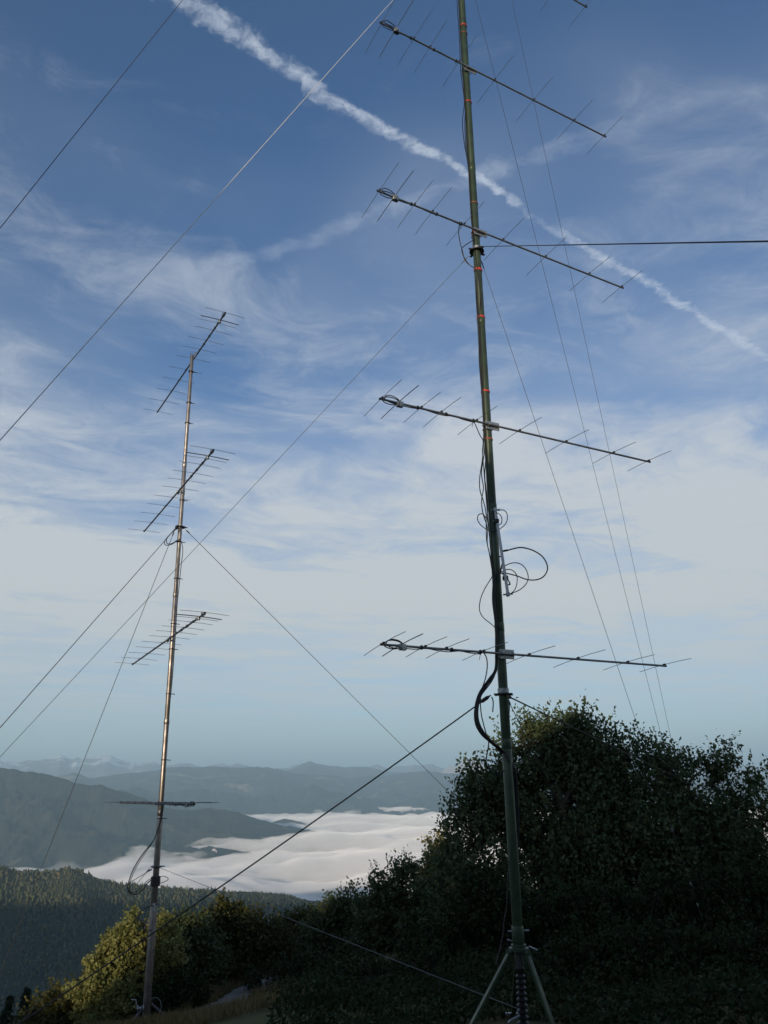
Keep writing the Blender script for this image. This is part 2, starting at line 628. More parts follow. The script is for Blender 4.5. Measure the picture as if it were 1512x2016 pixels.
# ------------------------------------------------------------------ hills and mountains
FOG_Z = -562.0


class Ridge:
    def __init__(self, name, crest_px, dist_px, wf, wb, base, mat, label, amp=0.3, seed=1, jit=0.0, pf=1.15, na=500, nq=60, nscale=1.0):
        az, tn = zip(*[azel(x, y) for x, y in crest_px])
        self.az, self.tn = np.array(az), np.array(tn)
        o = np.argsort(self.az)
        self.az, self.tn = self.az[o], self.tn[o]
        da = np.array([azel(x, 1530)[0] for x, _ in dist_px])
        self.da, self.dr = da, np.array([r for _, r in dist_px], float)
        self.name, self.wf, self.wb, self.base, self.mat, self.label = name, wf, wb, base, mat, label
        self.amp, self.seed, self.jit, self.pf, self.na, self.nq, self.ns = amp, seed, jit, pf, na, nq, nscale

    def h(self, az, r):
        rc = np.interp(az, self.da, self.dr)
        zc = np.interp(az, self.az, self.tn) * rc
        X, Y = r * np.sin(az), r * np.cos(az)
        L = self.wf / 1.6 / self.ns
        if self.jit:
            zc = zc + (fbm(az * rc / (L * 0.33), az * 0 + self.seed, self.seed + 5, 5, 0.55) - 0.5) * self.jit
        wig = (fbm(X / L, Y / L, self.seed + 9, 3) - 0.5) * 0.25
        q = (r - rc) / np.where(r < rc, self.wf, self.wb)
        qa = np.clip(np.abs(q) + wig * np.clip(np.abs(q) * 3, 0, 1), 0, 1.6)
        z = zc - (zc - self.base) * qa ** self.pf
        sp = fbm(X / L, Y / L, self.seed, 6, 0.52, True) - 0.55
        bell = np.clip(np.abs(q) * 2.2, 0, 1) * np.clip(1.5 - np.abs(q), 0, 1)
        z = z + sp * self.amp * np.abs(zc - self.base) * bell
        return np.where(np.abs(q) > 1.35, self.base - 200, z)

    def build(self):
        azs = np.linspace(self.az[0], self.az[-1], self.na)
        qs = np.concatenate([np.linspace(-1.3, 0, self.nq), np.linspace(0, 1.3, self.nq // 2)[1:]])
        A, Q = np.meshgrid(azs, qs)
        rc = np.interp(A, self.da, self.dr)
        r = rc + np.where(Q < 0, Q * self.wf, Q * self.wb)
        Z = self.h(A, r)
        Z = np.maximum(Z, -688.0)
        v = np.stack([(r * np.sin(A)).ravel(), (r * np.cos(A)).ravel(), Z.ravel()], 1)
        na = self.na
        i, j = np.meshgrid(np.arange(len(qs) - 1), np.arange(na - 1), indexing='ij')
        f = np.stack([i * na + j, i * na + j + 1, (i + 1) * na + j + 1, (i + 1) * na + j], -1).reshape(-1, 4)
        o = big_mesh(self.name, v, f, self.mat, smooth=True)
        tag(o, self.label, kind='structure')
        return o


R_SNOW = Ridge('snow_mountains', [(-500, 1500), (0, 1491), (40, 1494), (80, 1497), (125, 1490), (170, 1488), (215, 1492), (250, 1497), (300, 1503), (350, 1503), (420, 1509), (480, 1503), (520, 1507), (560, 1514), (620, 1506), (700, 1510), (780, 1511), (850, 1507), (895, 1510), (1100, 1508), (1512, 1505), (2000, 1506)],
               [(-500, 30000), (2000, 30000)], 8000, 7000, -500, 'peak_snow', 'hazy snow capped mountain chain along the horizon', 0.34, 41, 330, 1.0, 1100, 70, 3.2)
R_ROCK = Ridge('rocky_peak', [(840, 1540), (872, 1517), (890, 1509), (903, 1504), (912, 1497), (925, 1493), (938, 1490), (950, 1494), (962, 1503), (985, 1513), (1050, 1535)],
               [(800, 24000), (1100, 24000)], 2800, 2800, -300, 'peak_rock', 'pink lit bare rocky peak left of the green mast', 0.5, 47, 170, 0.9, 260, 60, 2.0)
R_PEAK = Ridge('blue_peak', [(430, 1545), (500, 1530), (545, 1521), (575, 1515), (595, 1505), (611, 1500), (628, 1504), (645, 1507), (665, 1510), (720, 1513), (780, 1520), (850, 1524), (930, 1530), (1000, 1545)],
               [(400, 22000), (1000, 22000)], 4000, 3500, -650, 'hill_farther', 'pointed blue forested peak standing above the far ridge', 0.3, 53, 120, 1.1, 400, 60, 1.5)
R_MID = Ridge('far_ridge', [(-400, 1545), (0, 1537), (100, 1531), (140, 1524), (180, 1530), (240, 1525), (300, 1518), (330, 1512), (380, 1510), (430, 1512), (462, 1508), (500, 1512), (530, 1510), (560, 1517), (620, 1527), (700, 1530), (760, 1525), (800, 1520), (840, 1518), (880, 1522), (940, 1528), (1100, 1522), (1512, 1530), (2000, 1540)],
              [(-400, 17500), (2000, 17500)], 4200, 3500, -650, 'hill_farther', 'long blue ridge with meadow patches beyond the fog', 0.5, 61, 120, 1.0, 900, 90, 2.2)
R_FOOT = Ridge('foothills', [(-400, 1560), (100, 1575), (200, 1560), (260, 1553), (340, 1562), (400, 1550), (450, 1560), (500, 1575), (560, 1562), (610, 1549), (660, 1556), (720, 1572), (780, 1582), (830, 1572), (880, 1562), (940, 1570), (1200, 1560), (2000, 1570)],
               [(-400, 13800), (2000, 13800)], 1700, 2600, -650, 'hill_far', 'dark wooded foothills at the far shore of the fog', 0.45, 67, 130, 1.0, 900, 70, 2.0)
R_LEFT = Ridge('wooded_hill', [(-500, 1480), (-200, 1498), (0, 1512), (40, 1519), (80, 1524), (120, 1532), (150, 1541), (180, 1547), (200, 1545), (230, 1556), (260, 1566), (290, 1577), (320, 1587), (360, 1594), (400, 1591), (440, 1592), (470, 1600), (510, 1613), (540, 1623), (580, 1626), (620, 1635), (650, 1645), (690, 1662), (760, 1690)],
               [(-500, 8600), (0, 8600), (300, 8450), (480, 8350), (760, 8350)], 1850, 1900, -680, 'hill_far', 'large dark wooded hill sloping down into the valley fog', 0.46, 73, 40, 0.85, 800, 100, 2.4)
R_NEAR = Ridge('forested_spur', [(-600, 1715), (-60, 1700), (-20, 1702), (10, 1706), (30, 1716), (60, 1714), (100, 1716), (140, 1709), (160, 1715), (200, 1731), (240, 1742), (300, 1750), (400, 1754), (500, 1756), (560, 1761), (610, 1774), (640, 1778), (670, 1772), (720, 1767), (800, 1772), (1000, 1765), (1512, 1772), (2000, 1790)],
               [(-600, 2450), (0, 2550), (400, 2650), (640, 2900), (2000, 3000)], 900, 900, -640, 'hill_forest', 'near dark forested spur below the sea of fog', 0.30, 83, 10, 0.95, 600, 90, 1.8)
R_ISLE = Ridge('fog_island', [(500, 1640), (520, 1625), (545, 1616), (560, 1612), (575, 1614), (592, 1618), (610, 1628), (640, 1645)], [(400, 10200), (700, 10200)], 380, 420, -640,
               'hill_far', 'small dark hilltop rising like an island out of the fog', 0.3, 91, 8, 1.2, 120, 30, 1.0)
RIDGES = [R_SNOW, R_ROCK, R_PEAK, R_MID, R_FOOT, R_LEFT, R_NEAR, R_ISLE]
for rg in RIDGES:
    rg.build()


def terrain_top(az, r):
    z = np.full(np.shape(az), -690.0)
    for g in (R_MID, R_FOOT, R_LEFT, R_NEAR, R_ISLE):
        inside = (az >= g.az[0]) & (az <= g.az[-1])
        z = np.maximum(z, np.where(inside, g.h(az, r), -690))
    return np.maximum(z, ground_z(r * np.sin(az), r * np.cos(az)))


# ------------------------------------------------------------------ valley fog
def build_fog():
    mt, N, out = new_mat('fog_white')
    vol = N.n.new('ShaderNodeVolumePrincipled')
    vol.inputs['Color'].default_value = (0.985, 0.985, 0.985, 1)
    vol.inputs['Density'].default_value = 0.0065
    vol.inputs['Anisotropy'].default_value = -0.50
    N.l.new(vol.outputs[0], out.inputs['Volume'])
    azs = np.radians(np.linspace(-40, 40, 420))
    rs = np.geomspace(1500, 15500, 300)
    A, Rr = np.meshgrid(azs, rs)
    X, Y = Rr * np.sin(A), Rr * np.cos(A)
    wx = (fbm(X / 2600, Y / 2600, 5, 3) - 0.5) * 900
    b = fbm((X + wx) / 1500, (Y + wx * 0.6) / 620, 21, 5, 0.5)
    b2 = fbm((X - wx) / 480, (Y + wx) / 420, 29, 4, 0.5)
    b3 = 1 - np.abs(2 * vnoise((X + wx) / 1900, (Y - wx) / 900, 31) - 1)
    Z = FOG_Z + (b - 0.5) * 230 + (b2 - 0.5) * 135 + (b3 - 0.5) * 80
    Z = Z - 45 * np.clip((np.radians(-17) - A) / np.radians(6), 0, 1)
    # closed body of fog: rolling top, flat underside below the valley floor
    na, nr = len(azs), len(rs)
    zb = -689.0
    Zt = np.maximum(Z, zb + 5)
    top = np.stack([X.ravel(), Y.ravel(), Zt.ravel()], 1)
    bot = np.stack([X.ravel(), Y.ravel(), np.full(X.size, zb)], 1)
    i, j = np.meshgrid(np.arange(nr - 1), np.arange(na - 1), indexing='ij')
    f = np.stack([i * na + j, i * na + j + 1, (i + 1) * na + j + 1, (i + 1) * na + j], -1).reshape(-1, 4)
    n0 = na * nr
    fb = f[:, ::-1] + n0
    rim = np.concatenate([np.arange(na - 1), np.arange(nr - 1) * na + na - 1, (nr - 1) * na + np.arange(na - 1, 0, -1), np.arange(nr - 1, 0, -1) * na])
    rim2 = np.roll(rim, -1)
    side = np.stack([rim, rim + n0, rim2 + n0, rim2], 1)
    o = big_mesh('valley_fog', np.vstack([top, bot]), np.vstack([f, fb, side]), 'fog_white', smooth=False)
    tag(o, 'sea of pale rolling fog filling the valley between the hills', 'fog', kind='stuff')


build_fog()


# ------------------------------------------------------------------ wood on the near spur (uncountable: one object)
def build_wood():
    rng = np.random.default_rng(11)
    n = 42000
    az = rng.uniform(rad(-33), rad(16), n)
    q = rng.uniform(-1.0, 0.12, n)
    rc = np.interp(az, R_NEAR.da, R_NEAR.dr)
    r = rc + np.where(q < 0, q * R_NEAR.wf, q * R_NEAR.wb)
    z = R_NEAR.h(az, r)
    x, y = r * np.sin(az), r * np.cos(az)
    clear = fbm(x / 170, y / 170, 77, 4)
    keep = (z > FOG_Z - 30) & (clear < 0.70)
    x, y, z = x[keep], y[keep], z[keep]
    n = len(x)
    con = rng.uniform(0, 1, n) < 0.5 * vnoise(x / 130 + 9, y / 130 + 9, 19)
    patch = vnoise(x / 90 + 40, y / 90 + 40, 12)
    h = np.where(con, rng.uniform(8, 22, n), rng.uniform(6, 14, n)) * (0.35 + 0.62 * patch)
    w = np.where(con, h * rng.uniform(0.16, 0.24, n), h * rng.uniform(0.32, 0.48, n))
    prof_c = [(1.0, 0.02), (0.72, 0.40), (0.40, 0.70)]
    prof_d = [(0.55, 0.05), (1.0, 0.45), (0.75, 0.82)]
    S = 5
    vs = []
    for k in range(3):
        rr = np.where(con, prof_c[k][0], prof_d[k][0]) * w
        zz = z - 1.0 + h * np.where(con, prof_c[k][1], prof_d[k][1])
        for s in range(S):
            a = 2 * math.pi * s / S + rng.uniform(-0.3, 0.3, n) + k
            jr = rr * rng.uniform(0.7, 1.25, n)
            vs.append(np.stack([x + jr * np.cos(a), y + jr * np.sin(a), zz], 1))
    vs.append(np.stack([x, y, z - 1 + h], 1))
    V = np.stack(vs, 1)                                   # n, 16, 3
    fs = []
    for k in range(2):
        for s in range(S):
            a, b = k * S + s, k * S + (s + 1) % S
            c, d = (k + 1) * S + s, (k + 1) * S + (s + 1) % S
            fs += [(a, b, d), (a, d, c)]
    for s in range(S):
        fs.append((2 * S + s, 2 * S + (s + 1) % S, 3 * S))
    fs = np.array(fs)
    F = (np.arange(n)[:, None, None] * 16 + fs[None]).reshape(-1, 3)
    var = np.repeat(np.clip(rng.normal(0.42, 0.22, n) + np.where(con, -0.12, 0.12), 0, 1), 16)
    o = big_mesh('forest', V.reshape(-1, 3), F, 'wood_mass', var=var)
    tag(o, 'mixed forest covering the near spur below the fog', 'forest', kind='stuff')


build_wood()


# two far farmhouses on the wooded hill
def build_houses():
    for (px, py, w, lab) in ((423.5, 1622, 26, 'tiny white farmhouse on the dark hillside, the wider one on the left'), (427.5, 1621.5, 17, 'tiny white farmhouse on the dark hillside, the narrower one on the right')):
        az, tn = azel(px, py)
        best, r0 = None, 7000
        rr_ = np.arange(5600, 7900, 4.0)
        hit = np.where(R_LEFT.h(np.full(len(rr_), az), rr_) >= tn * rr_)[0]
        if len(hit):
            r0 = float(rr_[hit[0]])
        zt = float(R_LEFT.h(np.array([az]), np.array([r0]))[0])
        c = np.array([r0 * math.sin(az), r0 * math.cos(az), zt])
        e = empty('farmhouse', c)
        tag(e, lab, 'house', 'farmhouses on the hill')
        ax, ay, up = np.array([1, 0.3, 0]) / 1.044, np.array([-0.3, 1, 0]) / 1.044, np.array([0, 0, 1.0])
        MB().box(c + up * 5, ax, ay, up, w, 14, 18).build('wall', 'house_wall', e, False)
        rb = MB()
        rb.add([c + ax * sx * (w / 2 + 1) + ay * sy * 8.2 + up * 13.8 for sx in (-1, 1) for sy in (-1, 1)] + [c + ax * sx * (w / 2 + 1) + up * 21 for sx in (-1, 1)],
               [(0, 2, 5, 4), (1, 4, 5, 3), (0, 4, 1), (2, 3, 5), (0, 1, 3, 2)])
        rb.build('roof', 'house_roof', e, False)
        for k in range(3):
            MB().box(c + up * 8 + ax * (k - 1) * w * 0.28 - ay * 7.05, ax, ay, up, 1.6, 0.3, 2.2).build('window', 'tape_black', e, False)


build_houses()


# ------------------------------------------------------------------ trees
def leaves_mesh(cent, axis, nrm, length, width):
    """diamond leaves folded along the midrib"""
    n = len(cent)
    side = np.cross(axis, nrm)
    side /= np.linalg.norm(side, axis=1)[:, None] + 1e-9
    up = np.cross(side, axis)
    L, W = length[:, None], width[:, None]
    v = np.stack([cent - axis * L * 0.5, cent + side * W * 0.5 + up * W * 0.18, cent + axis * L * 0.5, cent - side * W * 0.5 + up * W * 0.18], 1)
    b = np.arange(n)[:, None] * 4
    f = np.concatenate([b + np.array([[0, 1, 2]]), b + np.array([[0, 2, 3]])], 0)
    return v.reshape(-1, 3), f


def unit(a):
    return a / (np.linalg.norm(a, axis=-1, keepdims=True) + 1e-9)


def prisms(rings, radii):
    """many thin three-sided twigs at once; rings: list of (n,3) points along each twig"""
    n = len(rings[0])
    ax = unit(rings[-1] - rings[0])
    a = unit(np.cross(ax, np.array([0.3, 0.5, 0.81])))
    b = np.cross(ax, a)
    vs = []
    for p, r in zip(rings, radii):
        for k in range(3):
            an = 2 * math.pi * k / 3
            vs.append(p + r * (a * math.cos(an) + b * math.sin(an)))
    V = np.stack(vs, 1)
    m_ = len(rings)
    fs = np.array([(i * 3 + k, i * 3 + (k + 1) % 3, (i + 1) * 3 + (k + 1) % 3, (i + 1) * 3 + k) for i in range(m_ - 1) for k in range(3)])
    F = (np.arange(n)[:, None, None] * 3 * m_ + fs[None]).reshape(-1, 4)
    return V.reshape(-1, 3), F


def make_tree(name, label, cat, base, lobes, n_clu, leaf, mat, seed, shoots=5, per=11, shoot_len=0.42, up=0.55, group=None,
              trunk_r=0.14, fill=0.35, spread=0.13, shell=0.62, stems=1, top=None, vshift=0.0):
    """lobes: (cx, cy, cz, rx, ry, rz) ellipsoids that make up the crown"""
    rng = np.random.default_rng(seed)
    base = np.array(base, float)
    t = empty(name, base)
    tag(t, label, cat, group)
    lobes = np.array(lobes, float)
    area = (lobes[:, 3] * lobes[:, 5] + lobes[:, 4] * lobes[:, 5] + lobes[:, 3] * lobes[:, 4])
    pick = rng.choice(len(lobes), n_clu * 3, p=area / area.sum())
    dirs = unit(rng.normal(size=(n_clu * 3, 3)))
    rr = shell + (1 - shell) * rng.uniform(0, 1, n_clu * 3) ** 0.6
    inner = rng.uniform(0, 1, n_clu * 3) < fill
    rr = np.where(inner, rng.uniform(0.15, shell, n_clu * 3), rr)
    bump = 0.66 + 0.36 * vnoise(dirs[:, 0] * 6.1 + pick * 3.3 + 90, dirs[:, 2] * 6.1 + dirs[:, 1] * 4.3 + seed + 90, seed + 3) * 0.8 + 0.26 * vnoise(dirs[:, 0] * 2.6 + pick * 7.1 + 50, dirs[:, 2] * 2.6 + dirs[:, 1] * 1.7 + seed + 50, seed)
    pts = lobes[pick, :3] + dirs * lobes[pick, 3:] * (rr * bump)[:, None]
    # thin out clusters lying deep inside a neighbouring lobe
    deep = np.zeros(len(pts), bool)
    for k, l in enumerate(lobes):
        d = np.linalg.norm((pts - l[:3]) / l[3:], axis=1)
        deep |= (d < 0.5) & (pick != k)
    gzv = ground_z(pts[:, 0], pts[:, 1])
    ok = (~deep | (rng.uniform(0, 1, len(pts)) < 0.3)) & (pts[:, 2] > gzv + 0.15)
    clump = vnoise(pts[:, 0] * 1.15 + pts[:, 2] * 0.55 + 300, pts[:, 1] * 1.15 + pts[:, 2] * 0.9 + 300, seed + 21)
    ok &= (clump > 0.42) | (rng.uniform(0, 1, len(pts)) < 0.16)
    sel = np.where(ok)[0][:n_clu]
    pts, dirs, inner = pts[sel], dirs[sel], inner[sel]
    n = len(pts)
    cen = lobes[:, :3].mean(0)
    # shoots with leaves
    S = shoots
    sd_ = unit(dirs[:, None, :] * 0.7 + np.array([0, 0, up]) + rng.normal(size=(n, S, 3)) * 0.55)
    sl = shoot_len * np.clip(np.exp(rng.normal(-0.1, 0.38, (n, S))), 0.35, 1.55)
    so = pts[:, None, :] + rng.normal(size=(n, S, 3)) * spread
    tt = (np.arange(per) + 0.6) / per
    c = so[:, :, None, :] + sd_[:, :, None, :] * (sl[:, :, None] * tt)[..., None]
    c = c + rng.normal(size=c.shape) * leaf * 0.38
    ax = unit(sd_[:, :, None, :] * 0.6 + rng.normal(size=c.shape) * 0.75)
    nr = unit(rng.normal(size=c.shape) + np.array([0, 0, 0.8]))
    ln = leaf * rng.uniform(0.6, 1.4, c.shape[:3])
    clu = np.clip(rng.normal(0.45 + vshift, 0.2, n), 0, 1)
    var = np.clip(clu[:, None, None] + rng.normal(0, 0.16, c.shape[:3]), 0, 1)
    v, f = leaves_mesh(c.reshape(-1, 3), ax.reshape(-1, 3), nr.reshape(-1, 3), ln.ravel(), ln.ravel() * 0.62)
    big_mesh('crown', v, f, mat, t, var=np.repeat(var.ravel(), 4))
    # trunk, limbs and twigs
    tb = MB()
    topz = top if top is not None else cen[2] + 0.35 * lobes[:, 5].max()
    nl = min(22, max(6, n // 30))
    tg = pts[rng.choice(n, nl, replace=False)]
    spine = []
    for s in range(stems):
        off = np.array([rng.normal() * 0.25 * (stems > 1), rng.normal() * 0.2 * (stems > 1), 0])
        tip = np.array([cen[0] + off[0] * 4, cen[1] + off[1] * 4, topz])
        b0 = base + off + np.array([0, 0, -0.25])
        mid = b0 * 0.55 + tip * 0.45 + rng.normal(size=3) * 0.12
        sp = spline([b0, mid, tip], 6)
        tb.tube(sp, list(np.linspace(trunk_r, trunk_r * 0.28, len(sp))), 8)
        spine += sp
    spine = np.array(spine)
    nodes = [spine]
    for g in tg:
        k = np.argmin(np.linalg.norm(spine - (g * 0.45 + spine * 0.55 - np.array([0, 0, 0.3])), axis=1) + np.clip(spine[:, 2] - g[2] + 0.3, 0, None))
        a = spine[k]
        sp = spline([a, (a + g) / 2 + np.array([0, 0, 0.12]) + rng.normal(size=3) * 0.1, g], 5)
        tb.tube(sp, list(np.linspace(trunk_r * 0.42, 0.016, len(sp))), 5)
        nodes.append(np.array(sp))
    nodes = np.vstack(nodes)
    tb.build('trunk', 'bark', t)
    # twigs from every cluster to the nearest wood
    near = np.empty((n, 3))
    for k in range(0, n, 400):
        d = np.linalg.norm(nodes[None] - pts[k:k + 400, None], axis=2) + 0.6 * np.clip(nodes[None, :, 2] - pts[k:k + 400, None, 2], 0, None)
        near[k:k + 400] = nodes[np.argmin(d, axis=1)]
    tipp = pts + sd_[:, 0] * sl[:, :1] * 0.8
    midp = (near + pts) / 2 + rng.normal(size=(n, 3)) * 0.04
    vv, ff = prisms([near, midp, tipp], [0.014, 0.010, 0.004])
    tag(big_mesh('twigs', vv, ff, 'bark', t), kind='stuff')
    return t


def lobe(px, py, D, rxp, ryp, depth=1.0):
    """crown lobe: centre seen at a pixel, at distance D, half sizes given in px of the photo"""
    c = P(px, py, D)
    s = np.linalg.norm(c) / FPX
    return (c[0], c[1], c[2], rxp * s, rxp * s * depth, ryp * s)


def on_ground(px, D, z=None):
    az = azel(px, 1530)[0]
    x, y = D * math.sin(az), D * math.cos(az)
    return (x, y, gz(x, y))


make_tree('oak_tree', 'big dark oak behind the green mast, tallest tree in view', 'tree', on_ground(1130, 24.5),
          [lobe(925, 1612, 24.2, 36, 45, 0.7), lobe(960, 1575, 24.2, 40, 55, 0.7), lobe(1030, 1525, 24.4, 40, 70, 0.7), lobe(1062, 1492, 24.5, 34, 60, 0.8), lobe(1112, 1492, 24.5, 36, 58, 0.8), lobe(1148, 1480, 24.6, 34, 58, 0.8),
           lobe(1205, 1522, 24.6, 42, 60, 0.8), lobe(1255, 1532, 24.7, 42, 65, 0.8), lobe(1300, 1555, 24.8, 40, 60, 0.8), lobe(1000, 1680, 24.2, 90, 95, 0.7), lobe(1110, 1640, 24.5, 125, 125, 0.7),
           lobe(1230, 1660, 24.7, 115, 110, 0.7), lobe(1060, 1790, 24.0, 165, 150, 0.6), lobe(1230, 1780, 24.3, 165, 150, 0.6), lobe(905, 1700, 24.1, 40, 65), lobe(900, 1780, 24.0, 45, 70)],
          2000, 0.115, 'leaf_oak', 101, 6, 10, 0.56, 0.8, trunk_r=0.26, fill=0.10, stems=2)
make_tree('oak_tree', 'dark leafy tree at the right edge with sky showing through its top', 'tree', on_ground(1440, 26),
          [lobe(1345, 1562, 26, 34, 60, 0.6), lobe(1390, 1565, 26, 32, 58, 0.6), lobe(1432, 1552, 26, 26, 58, 0.6), lobe(1475, 1578, 26, 34, 58, 0.6), lobe(1515, 1582, 26, 34, 58, 0.6),
           lobe(1430, 1690, 26, 108, 90, 0.7), lobe(1420, 1810, 26, 140, 140, 0.6)],
          1000, 0.115, 'leaf_oak', 102, 6, 9, 0.56, 1.0, trunk_r=0.2, fill=0.08, stems=2)
make_tree('leafy_tree', 'dark tree with a rounded top below the fog, left of the big oak', 'tree', on_ground(790, 30),
          [lobe(782, 1750, 30, 38, 40), lobe(788, 1835, 30, 62, 66), lobe(738, 1850, 30, 46, 56), lobe(840, 1836, 30, 38, 62), lobe(800, 1940, 30, 98, 80)],
          950, 0.125, 'leaf_dark', 103, 5, 9, 0.42, 0.5, trunk_r=0.18)
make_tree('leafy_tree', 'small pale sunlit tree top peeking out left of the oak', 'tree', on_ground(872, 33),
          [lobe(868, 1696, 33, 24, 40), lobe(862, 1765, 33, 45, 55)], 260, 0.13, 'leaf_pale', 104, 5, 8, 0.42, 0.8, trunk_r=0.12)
make_tree('leafy_tree', 'dark round tree in the hollow, second left of the big oak', 'tree', on_ground(670, 33),
          [lobe(690, 1812, 33, 38, 36), lobe(640, 1846, 33, 42, 44), lobe(700, 1885, 33, 64, 70), lobe(650, 1915, 33, 72, 66)], 700, 0.13, 'leaf_dark', 105, 5, 9, 0.42, 0.5, trunk_r=0.17)
make_tree('leafy_tree', 'reddish tinged small tree between the dark round trees', 'tree', on_ground(600, 36),
          [lobe(604, 1842, 36, 36, 36), lobe(558, 1850, 36, 34, 38), lobe(590, 1910, 36, 64, 64)], 420, 0.13, 'leaf_olive', 106, 5, 9, 0.42, 0.5, trunk_r=0.15)
make_tree('leafy_tree', 'broad tree with olive sunlit top right of the pale mast', 'tree', on_ground(450, 31),
          [lobe(436, 1834, 31, 38, 40), lobe(486, 1832, 31, 34, 40), lobe(398, 1856, 31, 32, 42), lobe(460, 1905, 31, 72, 70), lobe(528, 1876, 31, 36, 46)],
          1100, 0.115, 'leaf_olive', 107, 5, 10, 0.32, 0.75, trunk_r=0.2, vshift=0.05)
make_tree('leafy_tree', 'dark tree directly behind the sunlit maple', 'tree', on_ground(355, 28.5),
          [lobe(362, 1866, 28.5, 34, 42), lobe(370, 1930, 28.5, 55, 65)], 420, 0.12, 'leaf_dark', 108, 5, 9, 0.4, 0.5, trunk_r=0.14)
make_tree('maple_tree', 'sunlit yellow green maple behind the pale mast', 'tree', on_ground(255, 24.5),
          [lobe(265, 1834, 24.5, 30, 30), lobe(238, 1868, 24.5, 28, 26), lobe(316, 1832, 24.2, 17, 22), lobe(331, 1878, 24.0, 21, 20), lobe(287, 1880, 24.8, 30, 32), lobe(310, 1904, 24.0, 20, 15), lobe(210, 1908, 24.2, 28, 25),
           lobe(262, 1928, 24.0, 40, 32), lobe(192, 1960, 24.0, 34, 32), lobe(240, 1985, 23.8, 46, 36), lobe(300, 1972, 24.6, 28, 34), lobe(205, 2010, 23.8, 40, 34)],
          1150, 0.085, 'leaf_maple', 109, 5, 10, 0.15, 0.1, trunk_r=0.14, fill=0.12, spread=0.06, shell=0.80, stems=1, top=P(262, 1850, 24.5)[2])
make_tree('shrub', 'yellow green bush at the bottom left edge', 'shrub', on_ground(125, 25),
          [lobe(140, 1992, 25, 44, 38), lobe(110, 2020, 25, 50, 36), lobe(165, 2030, 24.6, 50, 50)], 420, 0.10, 'leaf_olive', 110, 5, 9, 0.24, 0.3, trunk_r=0.06, spread=0.1, vshift=0.12)
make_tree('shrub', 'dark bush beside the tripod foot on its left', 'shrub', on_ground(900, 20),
          [lobe(900, 1905, 20, 85, 95), lobe(960, 1850, 20.5, 70, 90), lobe(850, 1960, 20, 70, 60)], 650, 0.10, 'leaf_shaded', 111, 5, 9, 0.36, 0.5, trunk_r=0.08, stems=2)
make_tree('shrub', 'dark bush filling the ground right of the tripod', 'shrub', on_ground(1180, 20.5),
          [lobe(1150, 1900, 20.5, 120, 120), lobe(1260, 1880, 20.5, 110, 120), lobe(1060, 1950, 20.5, 70, 80)], 850, 0.10, 'leaf_shaded', 112, 5, 9, 0.36, 0.5, trunk_r=0.08, stems=2)
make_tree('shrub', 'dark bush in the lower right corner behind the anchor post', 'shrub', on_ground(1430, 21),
          [lobe(1390, 1900, 21, 100, 120), lobe(1490, 1880, 21, 100, 130)], 650, 0.10, 'leaf_shaded', 113, 5, 9, 0.36, 0.5, trunk_r=0.08, stems=2)
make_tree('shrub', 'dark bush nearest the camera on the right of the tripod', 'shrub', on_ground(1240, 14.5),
          [lobe(1180, 1960, 14.5, 95, 60), lobe(1290, 1945, 14.6, 95, 75), lobe(1120, 1985, 14.2, 60, 50)], 620, 0.085, 'leaf_shaded', 116, 5, 9, 0.26, 0.5, trunk_r=0.06, stems=2)
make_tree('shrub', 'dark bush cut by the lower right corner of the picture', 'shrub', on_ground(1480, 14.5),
          [lobe(1440, 1970, 14.5, 80, 50), lobe(1500, 1945, 14.6, 70, 80)], 420, 0.085, 'leaf_shaded', 117, 5, 9, 0.26, 0.5, trunk_r=0.06, stems=2)
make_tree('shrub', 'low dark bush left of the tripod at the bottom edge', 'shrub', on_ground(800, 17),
          [lobe(845, 1955, 17, 75, 45), lobe(745, 1965, 17.4, 80, 40), lobe(655, 1978, 18, 60, 32)], 560, 0.085, 'leaf_shaded', 118, 5, 9, 0.26, 0.5, trunk_r=0.06, stems=2)
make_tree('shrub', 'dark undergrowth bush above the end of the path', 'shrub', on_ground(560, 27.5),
          [lobe(545, 1960, 26.5, 60, 34), lobe(640, 1965, 25.5, 80, 50), lobe(740, 1975, 25, 75, 55), lobe(600, 2000, 24.5, 60, 30), lobe(820, 1985, 24.0, 60, 50)], 900, 0.11, 'leaf_shaded', 114, 5, 9, 0.36, 0.5, trunk_r=0.08, stems=2)
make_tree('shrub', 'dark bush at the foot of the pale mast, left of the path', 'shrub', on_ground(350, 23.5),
          [lobe(350, 1985, 23.5, 45, 40), lobe(300, 2010, 23.5, 40, 36)], 330, 0.09, 'leaf_shaded', 115, 5, 9, 0.28, 0.4, trunk_r=0.06, stems=2)


